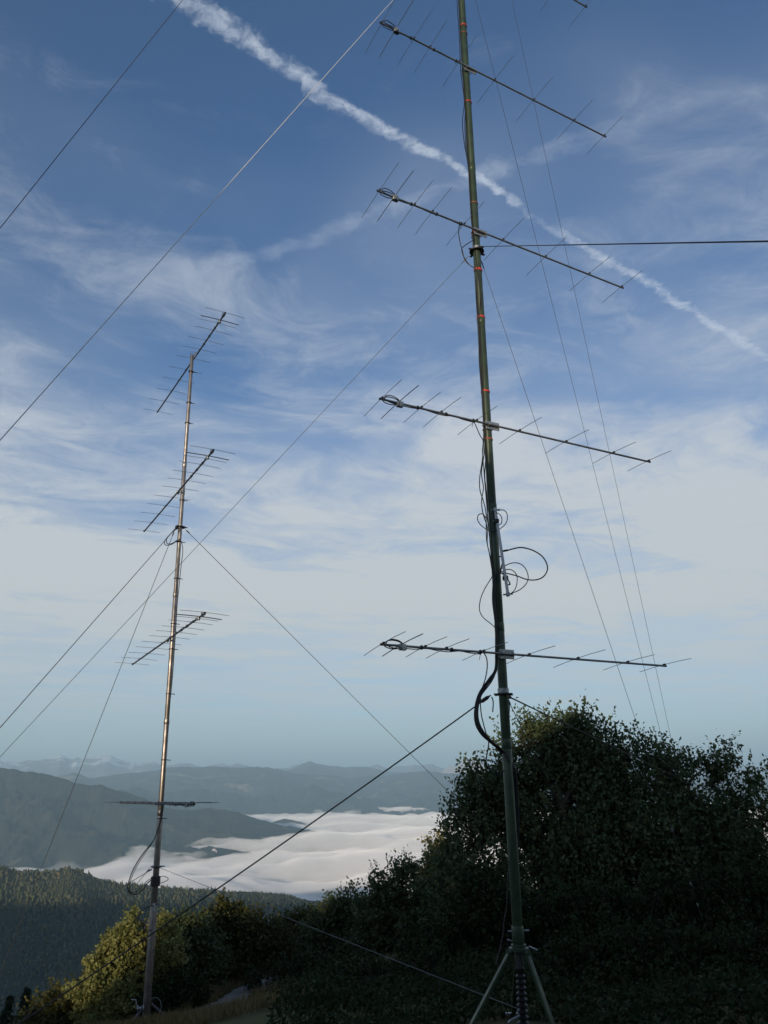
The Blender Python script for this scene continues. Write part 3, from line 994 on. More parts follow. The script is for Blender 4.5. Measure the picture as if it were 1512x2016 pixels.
def make_conifer(label, px, top_y, D, height, seed):
    rng = np.random.default_rng(seed)
    tp = P(px, top_y, D)
    base = np.array([tp[0], tp[1], tp[2] - height])
    base[2] = min(base[2], gz(tp[0], tp[1]))
    height = tp[2] - base[2]
    t = empty('spruce_tree', base)
    tag(t, label, 'tree', 'spruces at the lower left')
    MB().tube([base, base + np.array([0, 0, height * 0.5]), tp], [0.16, 0.10, 0.015], 7).build('trunk', 'bark', t)
    cs, axs = [], []
    b0, b1 = [], []
    for k in range(46):
        f = (k + 0.5) / 46
        z = base[2] + height * (0.08 + 0.92 * f)
        R0 = height * 0.24 * (1 - f) ** 0.85 + 0.08
        for b in range(7):
            a = rng.uniform(0, 2 * math.pi)
            R = R0 * rng.uniform(0.6, 1.15)
            d = np.array([math.cos(a), math.sin(a), -0.28])
            o = np.array([base[0] + (tp[0] - base[0]) * f, base[1], z])
            b0.append(o)
            b1.append(o + d * R * 0.95)
            for s in np.linspace(0.15, 1, 9):
                p = o + d * R * s + np.array([0, 0, 0.10 * R * s * s])
                for _ in range(2):
                    cs.append(p + rng.normal(size=3) * 0.05)
                    axs.append(d * 0.8 + rng.normal(size=3) * 0.5 + np.array([0, 0, -0.15]))
    c, ax = np.array(cs), unit(np.array(axs))
    L = rng.uniform(0.22, 0.42, len(c))
    v, f = leaves_mesh(c, ax, unit(rng.normal(size=c.shape) + np.array([0, 0, 0.8])), L, L * 0.36)
    big_mesh('crown', v, f, 'needle', t, var=np.repeat(rng.uniform(0, 0.9, len(c)), 4))
    vv, ff = prisms([np.array(b0), np.array(b1)], [0.02, 0.006])
    tag(big_mesh('branches', vv, ff, 'bark', t), kind='stuff')


make_conifer('tallest pointed dark spruce at the lower left corner', 53, 1947, 62, 9, 201)
make_conifer('dark spruce just left of the yellow bush, second tallest', 90, 1954, 60, 8, 202)
make_conifer('paler spruce at the left edge of the picture', 20, 1962, 66, 8, 203)
make_conifer('smallest spruce, between the yellow bush and the other spruces', 113, 1966, 70, 7, 204)


# ------------------------------------------------------------------ path and dry grass
def build_path():
    cl = [P(395, 2060, 19.6), P(425, 2005, 22.6), P(455, 1988, 24.4), P(484, 1975, 26.3), P(520, 1965, 28.5)]
    cl = spline([np.array([c[0], c[1], 0]) for c in cl], 10)
    wid = 0.62
    v, f = [], []
    nx = 7
    for i, c in enumerate(cl):
        t = cl[min(i + 1, len(cl) - 1)] - cl[max(i - 1, 0)]
        t = t / np.linalg.norm(t)
        s = np.array([t[1], -t[0], 0])
        for k in range(nx):
            e = (k / (nx - 1) - 0.5) * 2
            jag = 1 + 0.12 * math.sin(i * 1.7 + k) if k in (0, nx - 1) else 1
            p = c + s * e * wid * jag
            v.append((p[0], p[1], gz(p[0], p[1]) + 0.05 + 0.02 * (1 - e * e)))
    for i in range(len(cl) - 1):
        for k in range(nx - 1):
            f.append((i * nx + k, i * nx + k + 1, (i + 1) * nx + k + 1, (i + 1) * nx + k))
    o = big_mesh('path', np.array(v), np.array(f), 'path_gravel', smooth=True)
    tag(o, 'narrow gravel path running up through the dry grass', kind='structure')
    rng = np.random.default_rng(5)
    n = 60000
    az = rng.uniform(rad(-20), rad(-4.5), n)
    r = rng.uniform(14, 31, n)
    x, y = r * np.sin(az), r * np.cos(az)
    cc = np.array(cl)[:, :2]
    d = np.min(np.hypot(x[:, None] - cc[None, :, 0], y[:, None] - cc[None, :, 1]), axis=1)
    ok = (d > 0.66) & (d < 6 * rng.uniform(0.15, 1, n))
    x, y = x[ok], y[ok]
    z = ground_z(x, y)
    n = len(x)
    h = rng.uniform(0.08, 0.30, n) * (0.6 + 0.8 * vnoise(x * 1.2, y * 1.2, 8))
    c = np.stack([x, y, z + h * 0.45], 1)
    ax = unit(np.stack([rng.normal(0, 0.35, n), rng.normal(0, 0.35, n), np.ones(n)], 1))
    v, f = leaves_mesh(c, ax, unit(rng.normal(size=(n, 3))), h, np.full(n, 0.022))
    o = big_mesh('grass', v, f, 'dry_grass', var=np.repeat(rng.uniform(0, 1, n), 4))
    tag(o, 'dry yellowish grass beside the path', 'grass', kind='stuff')


build_path()


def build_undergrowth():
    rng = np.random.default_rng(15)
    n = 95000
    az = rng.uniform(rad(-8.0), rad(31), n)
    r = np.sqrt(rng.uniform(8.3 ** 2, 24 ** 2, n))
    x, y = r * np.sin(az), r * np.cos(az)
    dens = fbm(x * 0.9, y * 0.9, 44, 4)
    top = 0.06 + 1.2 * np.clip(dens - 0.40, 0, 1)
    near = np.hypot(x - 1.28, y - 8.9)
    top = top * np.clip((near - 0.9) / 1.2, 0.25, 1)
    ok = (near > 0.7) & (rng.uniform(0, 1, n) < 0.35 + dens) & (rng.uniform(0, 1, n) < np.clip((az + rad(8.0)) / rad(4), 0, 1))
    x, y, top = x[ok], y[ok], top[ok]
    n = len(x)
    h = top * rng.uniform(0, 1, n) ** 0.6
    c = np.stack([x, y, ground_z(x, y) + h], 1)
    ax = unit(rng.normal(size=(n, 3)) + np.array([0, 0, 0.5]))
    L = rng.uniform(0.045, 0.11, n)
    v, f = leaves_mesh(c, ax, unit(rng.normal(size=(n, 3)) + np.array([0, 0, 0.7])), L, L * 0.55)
    o = big_mesh('undergrowth', v, f, 'leaf_shaded', var=np.repeat(rng.uniform(0, 1, n), 4))
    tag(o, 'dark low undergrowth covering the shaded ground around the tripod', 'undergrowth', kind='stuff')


build_undergrowth()

# ------------------------------------------------------------------ the two masts
UPV = np.array([0, 0, 1.0])
AZR, DR = rad(8.2), 9.0
AZL, DL = rad(-15.1), 20.0
MRX = np.array([DR * math.sin(AZR), DR * math.cos(AZR), 0])
MLX = np.array([DL * math.sin(AZL), DL * math.cos(AZL), 0])


def xr(y):
    return 910 + 0.0601 * y


def xl(y):
    return 378 - 0.0692 * (y - 700)


def zr(y):
    return P(xr(y), y, DR)[2]


def zl(y):
    return P(xl(y), y, DL)[2]


def cable(name, pts, r, mat='cable_black', parent=None, label=None, cat=None, group=None, n=8, sides=6):
    o = MB().tube(spline(pts, n), r, sides).build(name, mat, parent)
    if label:
        tag(o, label, cat, group)
    return o


def build_green_mast():
    zb = gz(MRX[0], MRX[1])
    t = empty('antenna_mast', MRX + UPV * zb)
    tag(t, 'tall dark green telescopic mast on a tripod, right of centre', 'mast')
    z0, z1 = -1.62, 19.6
    zs = [z0, zr(1465), zr(1235), zr(1000), zr(630), zr(330), zr(45), 13.6, 16.6, z1]
    for k in range(len(zs) - 1):
        r = 0.0535 - 0.0008 * k
        s = MB().lathe(MRX + UPV * (zs[k] + 0.0), UPV, [(r - 0.003, 0.0), (r, 0.012), (r, zs[k + 1] - zs[k] - 0.012), (r - 0.003, zs[k + 1] - zs[k])], 28).build('tube_section', 'green_paint', t)
        if k:
            MB().lathe(MRX + UPV * (zs[k] - 0.05), UPV, [(r + 0.0012, 0), (r + 0.0035, 0.006), (r + 0.0035, 0.094), (r + 0.0012, 0.1)], 28).build('sleeve', 'green_paint', s)
    # coloured tape round mast and cables
    for (y, m_, h) in ((53, 'tape_red', 0.028), (68, 'tape_orange', 0.02), (203, 'tape_red', 0.026), (402, 'tape_orange', 0.024), (459, 'tape_red', 0.03), (464, 'tape_orange', 0.02),
                       (533, 'tape_red', 0.045), (626, 'tape_red', 0.035), (772, 'tape_red', 0.035), (866, 'tape_orange', 0.03)):
        z = zr(y)
        h *= 0.7
        tilt = np.array([0.10, 0.05, 1.0])
        MB().lathe(MRX + UPV * (z - h / 2), tilt, [(0.0558, 0), (0.0572, 0.003), (0.0572, h - 0.003), (0.0558, h)], 28).build('tape_band', m_, t)
    # guy rings
    for y in (494, 1365, -125, -620):
        z = zr(y)
        g = MB().lathe(MRX + UPV * (z - 0.02), UPV, [(0.060, 0), (0.098, 0.004), (0.098, 0.016), (0.060, 0.02)], 28).build('guy_ring', 'dark_boom', t)
        MB().lathe(MRX + UPV * (z + 0.0), UPV, [(0.055, 0), (0.062, 0.004), (0.062, 0.05), (0.055, 0.055)], 28).build('collar', 'galvanised', g)
        for k in range(4):
            a = k * math.pi / 2 + 0.6
            d = np.array([math.cos(a), math.sin(a), 0])
            MB().box(MRX + UPV * (z - 0.012) + d * 0.112, d, np.cross(UPV, d), UPV, 0.045, 0.03, 0.012, 0.003).build('lug', 'dark_boom', g)
    # tripod head
    zc = zr(1868)
    MB().lathe(MRX + UPV * (zr(1862)), UPV, [(0.0565, 0), (0.0605, 0.008), (0.0605, 0.17), (0.0565, 0.18)], 28).build('head_tube', 'green_paint', t)
    MB().lathe(MRX + UPV * (zc - 0.02), UPV, [(0.062, 0), (0.098, 0.005), (0.098, 0.03), (0.075, 0.04), (0.075, 0.06), (0.062, 0.065)], 28).build('head_collar', 'green_paint', t)
    bolts = [((-0.10, 0, zr(1833)), (0.05, 0, zr(1833))), ((0.065, 0, zr(1832)), (0.115, 0, zr(1832))), ((-0.115, -0.02, zr(1849)), (-0.055, 0, zr(1853))), ((0.09, -0.06, zr(1861)), (0.175, -0.05, zr(1869)))]
    for a, b in bolts:
        a, b = np.array(a), np.array(b)
        MB().tube([MRX * np.array([1, 1, 0]) + a, MRX * np.array([1, 1, 0]) + b], 0.008, 8).build('locking_bolt', 'galvanised', t)
    # legs
    for (px, py, D, nm) in ((918, 2009, 8.75, 1), (1092, 2012, 8.75, 1), (1010, 1975, 9.9, 0)):
        f = P(px, py, D)
        f[2] = gz(f[0], f[1]) + 0.03
        d = f - MRX
        d[2] = 0
        d /= np.linalg.norm(d)
        h = MRX + UPV * (zc - 0.02) + d * 0.10
        lg = MB().box((f + h) / 2, f - h, np.cross(f - h, UPV), np.cross(np.cross(f - h, UPV), f - h), np.linalg.norm(f - h), 0.05, 0.03, 0.006).build('leg', 'green_paint', t)
        MB().box(f, np.cross(d, UPV), d, UPV, 0.24, 0.05, 0.02, 0.005).build('foot_bar', 'galvanised', lg)
        MB().tube([h - d * 0.03, h + d * 0.03], 0.03, 8).build('hinge', 'green_paint', lg)
    # ribbed screw jack that carries the mast
    pr = [(0.10, -0.02), (0.10, 0.03)]
    zt = zr(1905) - zb
    nrib = 9
    for k in range(nrib):
        zz = 0.05 + (zt - 0.10) * k / nrib
        st = (zt - 0.10) / nrib
        pr += [(0.030, zz), (0.058 - 0.0012 * k, zz + st * 0.35), (0.058 - 0.0012 * k, zz + st * 0.55), (0.030, zz + st * 0.9)]
    pr += [(0.045, zt - 0.03), (0.045, zt)]
    MB().lathe(MRX + UPV * zb, UPV, pr, 24).build('screw_jack', 'tape_black', t)
    MB().lathe(MRX + UPV * (zb + zt), UPV, [(0.04, 0), (0.04, max(0.02, -1.62 - zb - zt))], 20).build('jack_tube', 'dark_boom', t)
    MB().tube(spline([MRX + np.array([-0.10, -0.05, zb + 0.03]), MRX + np.array([-0.15, -0.08, zb + 0.10]), MRX + np.array([-0.05, -0.1, zb + 0.16])], 6), 0.012, 7).build('carrying_handle', 'galvanised', t)
    MB().lathe(MRX + UPV * (zb - 0.03), UPV, [(0.19, 0), (0.19, 0.03), (0.13, 0.045)], 28).build('base_plate', 'dark_boom', t)
    # cord hanging from the ring
    cable('rope_tail', [P(968, 1372, 8.93), P(971, 1382, 8.92), P(970, 1402, 8.92)], 0.007, 'rope_dark', t)
    cable('rope_tail', [P(1000, 1372, 8.95), P(1003, 1392, 8.94), P(1001, 1418, 8.94)], 0.006, 'rope_dark', t)


build_green_mast()


def build_pale_mast():
    zb = gz(MLX[0], MLX[1])
    t = empty('antenna_mast', MLX + UPV * zb)
    tag(t, 'slim pale steel mast on the left rising from the maple', 'mast')
    zs = [zb - 0.1, zl(1790), zl(1600), zl(1420), zl(1170), zl(915), zl(700)]
    rs = [0.082, 0.068, 0.060, 0.056, 0.052, 0.048]
    for k in range(6):
        r = rs[k]
        L = zs[k + 1] - zs[k]
        s = MB().lathe(MLX + UPV * zs[k], UPV, [(r - 0.004, 0), (r, 0.015), (r, L - 0.012), (r - 0.004, L)], 24).build('tube_section', 'mast_steel', t)
        if k:
            MB().lathe(MLX + UPV * (zs[k] - 0.07), UPV, [(r + 0.004, 0), (r + 0.009, 0.008), (r + 0.009, 0.12), (r + 0.004, 0.13)], 24).build('sleeve', 'mast_steel', s)
    for y in (1037, 1705):
        z = zl(y)
        g = MB().lathe(MLX + UPV * (z - 0.03), UPV, [(0.066, 0), (0.13, 0.006), (0.13, 0.03), (0.066, 0.036)], 24).build('guy_ring', 'dark_boom', t)
        for k in range(3):
            a = k * 2 * math.pi / 3 + 0.3
            d = np.array([math.cos(a), math.sin(a), 0])
            MB().box(MLX + UPV * (z - 0.012) + d * 0.15, d, np.cross(UPV, d), UPV, 0.06, 0.04, 0.02, 0.004).build('lug', 'dark_boom', g)
    right = np.array([math.cos(AZL), -math.sin(AZL), 0])
    for y in (732, 793, 833, 985, 1067, 1139, 1228, 1278, 1366, 1496, 1611):
        c = MLX + UPV * zl(y)
        cl = MB().lathe(c - UPV * 0.012, UPV, [(0.060, 0), (0.071, 0.004), (0.071, 0.022), (0.060, 0.026)], 20).build('hose_clamp', 'dark_boom', t)
        MB().tube([c + right * 0.06, c + right * 0.15 - UPV * 0.01], 0.010, 6).build('clamp_tail', 'dark_boom', cl)
    MB().lathe(MLX + UPV * (zl(1745)), UPV, [(0.08, 0), (0.105, 0.01), (0.105, 0.20), (0.08, 0.21)], 24).build('head_collar', 'dark_boom', t)
    MB().box(MLX + UPV * zl(1785) + np.array([0.03, -0.09, 0]), right, np.cross(UPV, right), UPV, 0.07, 0.02, 0.16, 0.004).build('rating_plate', 'splitter_grey', t)
    # foot with winch
    MB().lathe(MLX + UPV * (zb - 0.05), UPV, [(0.30, 0), (0.30, 0.03), (0.16, 0.06), (0.12, 0.30), (0.085, 0.34)], 24).build('base_plate', 'dark_boom', t)
    for k in range(3):
        a = k * 2 * math.pi / 3 + 2.2
        d = np.array([math.cos(a), math.sin(a), 0])
        MB().tube([MLX + UPV * (zb + 0.55) + d * 0.09, MLX + UPV * (zb + 0.02) + d * 0.75], 0.03, 8).build('leg', 'dark_boom', t)
    w = MB().lathe(MLX + np.array([-0.16, -0.14, zb + 0.50]), (1, 0.2, 0), [(0.06, 0), (0.06, 0.02), (0.03, 0.03), (0.03, 0.11), (0.06, 0.12), (0.06, 0.14)], 18).build('winch', 'galvanised', t)
    MB().tube([MLX + np.array([-0.18, -0.14, zb + 0.5]), MLX + np.array([-0.20, -0.14, zb + 0.66]), MLX + np.array([-0.30, -0.16, zb + 0.67])], 0.012, 6).build('crank', 'galvanised', w)


build_pale_mast()


# ------------------------------------------------------------------ yagi antennas
def dirv(az, el):
    a, e = rad(az), rad(el)
    return np.array([math.sin(a) * math.cos(e), math.cos(a) * math.cos(e), math.sin(e)])


def boom_ends(mast, az, off, b0=None, b1=None, D=9.0):
    d = dirv(az, 0)[:2]
    n = np.array([d[1], -d[0]])
    if n @ mast[:2] > 0:
        n = -n
    mm = mast[:2] + n * off
    res = []
    for b in (b0, b1):
        r = ray(*b)
        A = np.stack([r[:2], -d], 1)
        tt, s = np.linalg.solve(A, mm)
        res.append(r * tt)
    return res


def yagi(label, P0, P1, fr, lens, edir, mast, mast_r, boom_r, el_r, bmat, emat, group, cable_to=0.30, drv=1, drv_r=1.5, coil=True, plate='galvanised', er=None):
    B = P1 - P0
    L = np.linalg.norm(B)
    bd = B / L
    k = ((mast - P0)[:2] @ B[:2]) / (B[:2] @ B[:2])
    att = P0 + B * k
    t = empty('yagi_antenna', att)
    tag(t, label, 'antenna', group)
    ed = edir / np.linalg.norm(edir)
    up = np.cross(bd, ed)
    if up[2] < 0:
        up = -up
    up /= np.linalg.norm(up)
    bo = MB().tube([P0 - bd * 0.02, P0 + bd * 0.0, P0 + B * 0.5, P1, P1 + bd * 0.015], [boom_r * 0.96, boom_r, boom_r, boom_r, boom_r * 0.96], 12).build('boom', bmat, t)
    MB().tube([P0 - bd * 0.035, P0 - bd * 0.0205], boom_r * 1.06, 12).build('end_cap', 'tape_black', bo)
    MB().tube([P1 + bd * 0.0155, P1 + bd * 0.03], boom_r * 1.06, 12).build('end_cap', 'tape_black', bo)
    rng = random.Random(len(label))
    for i, (f, ln) in enumerate(zip(fr, lens)):
        c = P0 + B * f + up * (boom_r + el_r * 1.2)
        e = unit(ed + np.array([rng.gauss(0, 0.006), rng.gauss(0, 0.006), rng.gauss(0, 0.006)]))
        rr = el_r * (drv_r if i == drv else 1)
        droop = UPV * (-0.012 * ln)
        o = MB().tube([c - e * ln / 2 + droop, c - e * ln * 0.25 + droop * 0.25, c, c + e * ln * 0.25 + droop * 0.25, c + e * ln / 2 + droop], rr, 6).build('driven_element' if i == drv else 'element', emat, t)
        MB().box(c - up * el_r * 0.2, bd, e, up, 0.022, 0.05, 0.02, 0.004).build('insulator', 'tape_black', o)
    fc = P0 + B * fr[drv]
    fb = MB().box(fc - up * 0.012 + bd * 0.01, bd, ed, up, 0.085, 0.055, boom_r * 2 + 0.035, 0.008).build('feed_box', plate, t)
    MB().tube([fc - ed * 0.05, fc - ed * 0.05 - up * 0.06], 0.010, 7).build('connector', plate, fb)
    # mounting plate and u-bolts at the mast
    dv = mast - att
    dv[2] = 0
    gap = np.linalg.norm(dv)
    pn = dv / gap
    hd = np.cross(UPV, pn)
    sgn = 1 if hd @ bd > 0 else -1
    pc = att + pn * (boom_r + 0.006)
    pl = MB().box(pc + hd * sgn * 0.03, hd, pn, UPV, 0.20, 0.006, 0.105, 0.002).build('clamp_plate', plate, t)
    for s in (-1, 1):
        z = att[2] + s * 0.032
        arc = [np.array([mast[0], mast[1], z]) + mast_r * 1.12 * (hd * math.cos(a) + pn * math.sin(a)) for a in np.linspace(0, math.pi, 9)]
        MB().tube([arc[0] - pn * (gap * 0.9)] + arc + [arc[-1] - pn * (gap * 0.9)], 0.005, 6).build('u_bolt', plate, pl)
        q = att + hd * sgn * (0.03 + s * 0.075)
        loop = [q + (boom_r + 0.006) * (-pn * math.sin(a) + UPV * math.cos(a)) for a in np.linspace(0, math.pi, 7)]
        MB().tube([loop[0] + pn * (boom_r + 0.025)] + loop + [loop[-1] + pn * (boom_r + 0.025)], 0.004, 6).build('u_bolt', plate, pl)
    if coil:
        # phasing loop of coax tied at the rear end of the boom
        pts = []
        for a in np.linspace(0, 2 * math.pi * 2.1, 34):
            s = 0.115 + 0.10 * math.cos(a) + 0.006 * math.sin(3 * a)
            pts.append(P0 + bd * s + up * (0.045 * math.sin(a) + 0.010) + ed * (0.030 * math.sin(a * 0.5) - 0.01))
        MB().tube(pts, 0.0058, 6).build('coax_loop', 'cable_black', t)
        tip = P0 + B * fr[drv]
        run = [tip + bd * 0.02 - up * (boom_r + 0.01)]
        for s in np.linspace(fr[drv] + 0.04, cable_to, 7):
            run.append(P0 + B * s - up * (boom_r + 0.007) - ed * 0.01 + up * 0.010 * math.sin(s * 60))
        MB().tube(spline(run, 4), 0.0055, 6).build('feed_cable', 'cable_black', t)
        for s in np.linspace(fr[drv] + 0.06, cable_to, 3):
            c = P0 + B * s
            o = MB().tube([c - bd * 0.008, c + bd * 0.008], boom_r + 0.011, 10).build('cable_tie', 'tape_black', t)
        MB().tube([P0 + B * cable_to - up * boom_r, P0 + B * cable_to - up * (boom_r + 0.075) - bd * 0.02], 0.003, 5).build('tie_tail', 'tape_black', t)
    return t


FR_R = [0.0, 0.053, 0.125, 0.191, 0.312, 0.468, 0.648, 0.845, 1.0]
LEN_R = [1.05, 1.0, 0.95, 0.94, 0.94, 0.95, 0.93, 0.88, 0.86]
GR = 'antennas on the green mast'
for lab, b0, b1, ed, sc_ in (
        ('nine element antenna on the green mast, highest one seen whole', (752, 46), (1190, 268), dirv(-29, -4), 0.95),
        ('nine element antenna on the green mast just above the upper guy ring', (747, 377), (1224, 566), dirv(-26, -1), 1.0),
        ('nine element antenna on the green mast, third from the top', (752, 786), (1277, 909), dirv(-24, 2), 1.0),
        ('lowest antenna on the green mast, almost level with its boom', (755, 1269), (1308, 1311), dirv(-21, -3), 1.14)):
    p0, p1 = boom_ends(MRX, 61, 0.085, b0, b1)
    yagi(lab, p0, p1, FR_R, [l * sc_ for l in LEN_R], ed, MRX, 0.053, 0.0128, 0.0034, 'aluminium', 'aluminium', GR)
d61 = dirv(61, 0)
pa = P(1153, 13, 1.0)
nn = np.array([d61[1], -d61[0]])
nn = -nn if nn @ MRX[:2] > 0 else nn
tt, ss = np.linalg.solve(np.stack([pa[:2], -d61[:2]], 1), MRX[:2] + nn * 0.085)
pe = pa * tt
yagi('topmost antenna of the green mast, only its boom tip inside the picture', pe - d61 * 4.05 + UPV * 0.1, pe, FR_R, LEN_R, dirv(-29, -3), MRX, 0.053, 0.0128, 0.0034, 'aluminium', 'aluminium', GR)

FR_L = [0.0, 0.06, 0.087, 0.146, 0.236, 0.318, 0.408, 0.52, 0.63, 0.75, 0.874, 1.0]
LEN_L = [1.05, 1.0, 0.98, 0.97, 0.96, 0.94, 0.94, 0.95, 0.94, 0.94, 0.94, 0.92]
GL = 'antennas on the pale mast'
for lab, b0, b1, baz, off, ed, sc_ in (
        ('twelve element antenna at the top of the pale mast', (443, 617), (310, 811), -29.8, -0.12, dirv(59, 1), 1.0),
        ('twelve element antenna on the pale mast just above its guy ring', (420, 887), (284, 1046), -28.6, 0.12, dirv(54, 2.5), 1.06),
        ('twelve element antenna on the pale mast midway below its guy ring', (403, 1208), (261, 1308), -28.6, 0.12, dirv(51, 0), 1.08)):
    p0, p1 = boom_ends(MLX, baz, off, b0, b1)
    yagi(lab, p0, p1, FR_L, [l * sc_ for l in LEN_L], ed, MLX, 0.055, 0.021, 0.0050, 'dark_boom', 'aluminium', GL, 0.26, 1, 2.2)
p0, p1 = boom_ends(MLX, -28.6, 0.12, (403, 1208), (261, 1308))
p0, p1 = p0.copy(), p1.copy()
p0[2], p1[2] = -0.50, -0.62
yagi('lowest antenna on the pale mast, seen edge on against the hills', p0, p1, FR_L, [l * 1.06 for l in LEN_L], dirv(52, 0), MLX, 0.066, 0.021, 0.0050, 'dark_boom', 'aluminium', GL, 0.26, 1, 2.2)


# ------------------------------------------------------------------ power splitter and coaxial cables on the green mast
def build_splitter():
    a, b = P(975, 1004, 8.90), P(1000, 1170, 8.84)
    t = empty('power_splitter', b)
    tag(t, 'grey tube shaped power splitter leaning off the green mast', 'splitter')
    d = (b - a) / np.linalg.norm(b - a)
    MB().box((a + b) / 2, d, np.cross(d, [0, 1, 0]), np.cross(np.cross(d, [0, 1, 0]), d), np.linalg.norm(b - a), 0.030, 0.030, 0.004).build('body', 'splitter_grey', t)
    for p in (a, b):
        MB().box(p, d, np.cross(d, [0, 1, 0]), np.cross(np.cross(d, [0, 1, 0]), d), 0.045, 0.042, 0.042, 0.006).build('end_block', 'galvanised', t)
        for s in (-1, 1):
            q = np.cross(d, [0, 1, 0])
            MB().tube([p + q * s * 0.02, p + q * s * 0.055], 0.009, 8).build('connector', 'galvanised', t)
    for (px, py) in ((977, 1026), (995, 1138)):
        p = P(px, py, 8.88)
        MB().box(p, d, np.cross(d, [0, 1, 0]), np.cross(np.cross(d, [0, 1, 0]), d), 0.045, 0.062, 0.05, 0.006).build('strap', 'tape_black', t)
    p = P(990, 1085, 8.87)
    MB().tube([p, P(1000, 1083, 8.86)], 0.012, 8).build('connector', 'tape_black', t)
    cable('strap_tail', [P(988, 1128, 8.87), P(999, 1140, 8.85), P(1004, 1150, 8.84), P(998, 1150, 8.85), P(994, 1142, 8.86)], 0.008, 'tape_black', t)
    cable('strap_tail', [P(982, 1096, 8.88), P(989, 1096, 8.87), P(991, 1104, 8.87), P(987, 1116, 8.87), P(985, 1130, 8.88)], 0.008, 'tape_black', t)


build_splitter()
GC = 'cables on the green mast'


def M(y, dx, D=8.97):
    return P(xr(y) + dx, y, D)


def zig(pairs, D=8.96):
    return [M(y, dx, D) for y, dx in pairs]


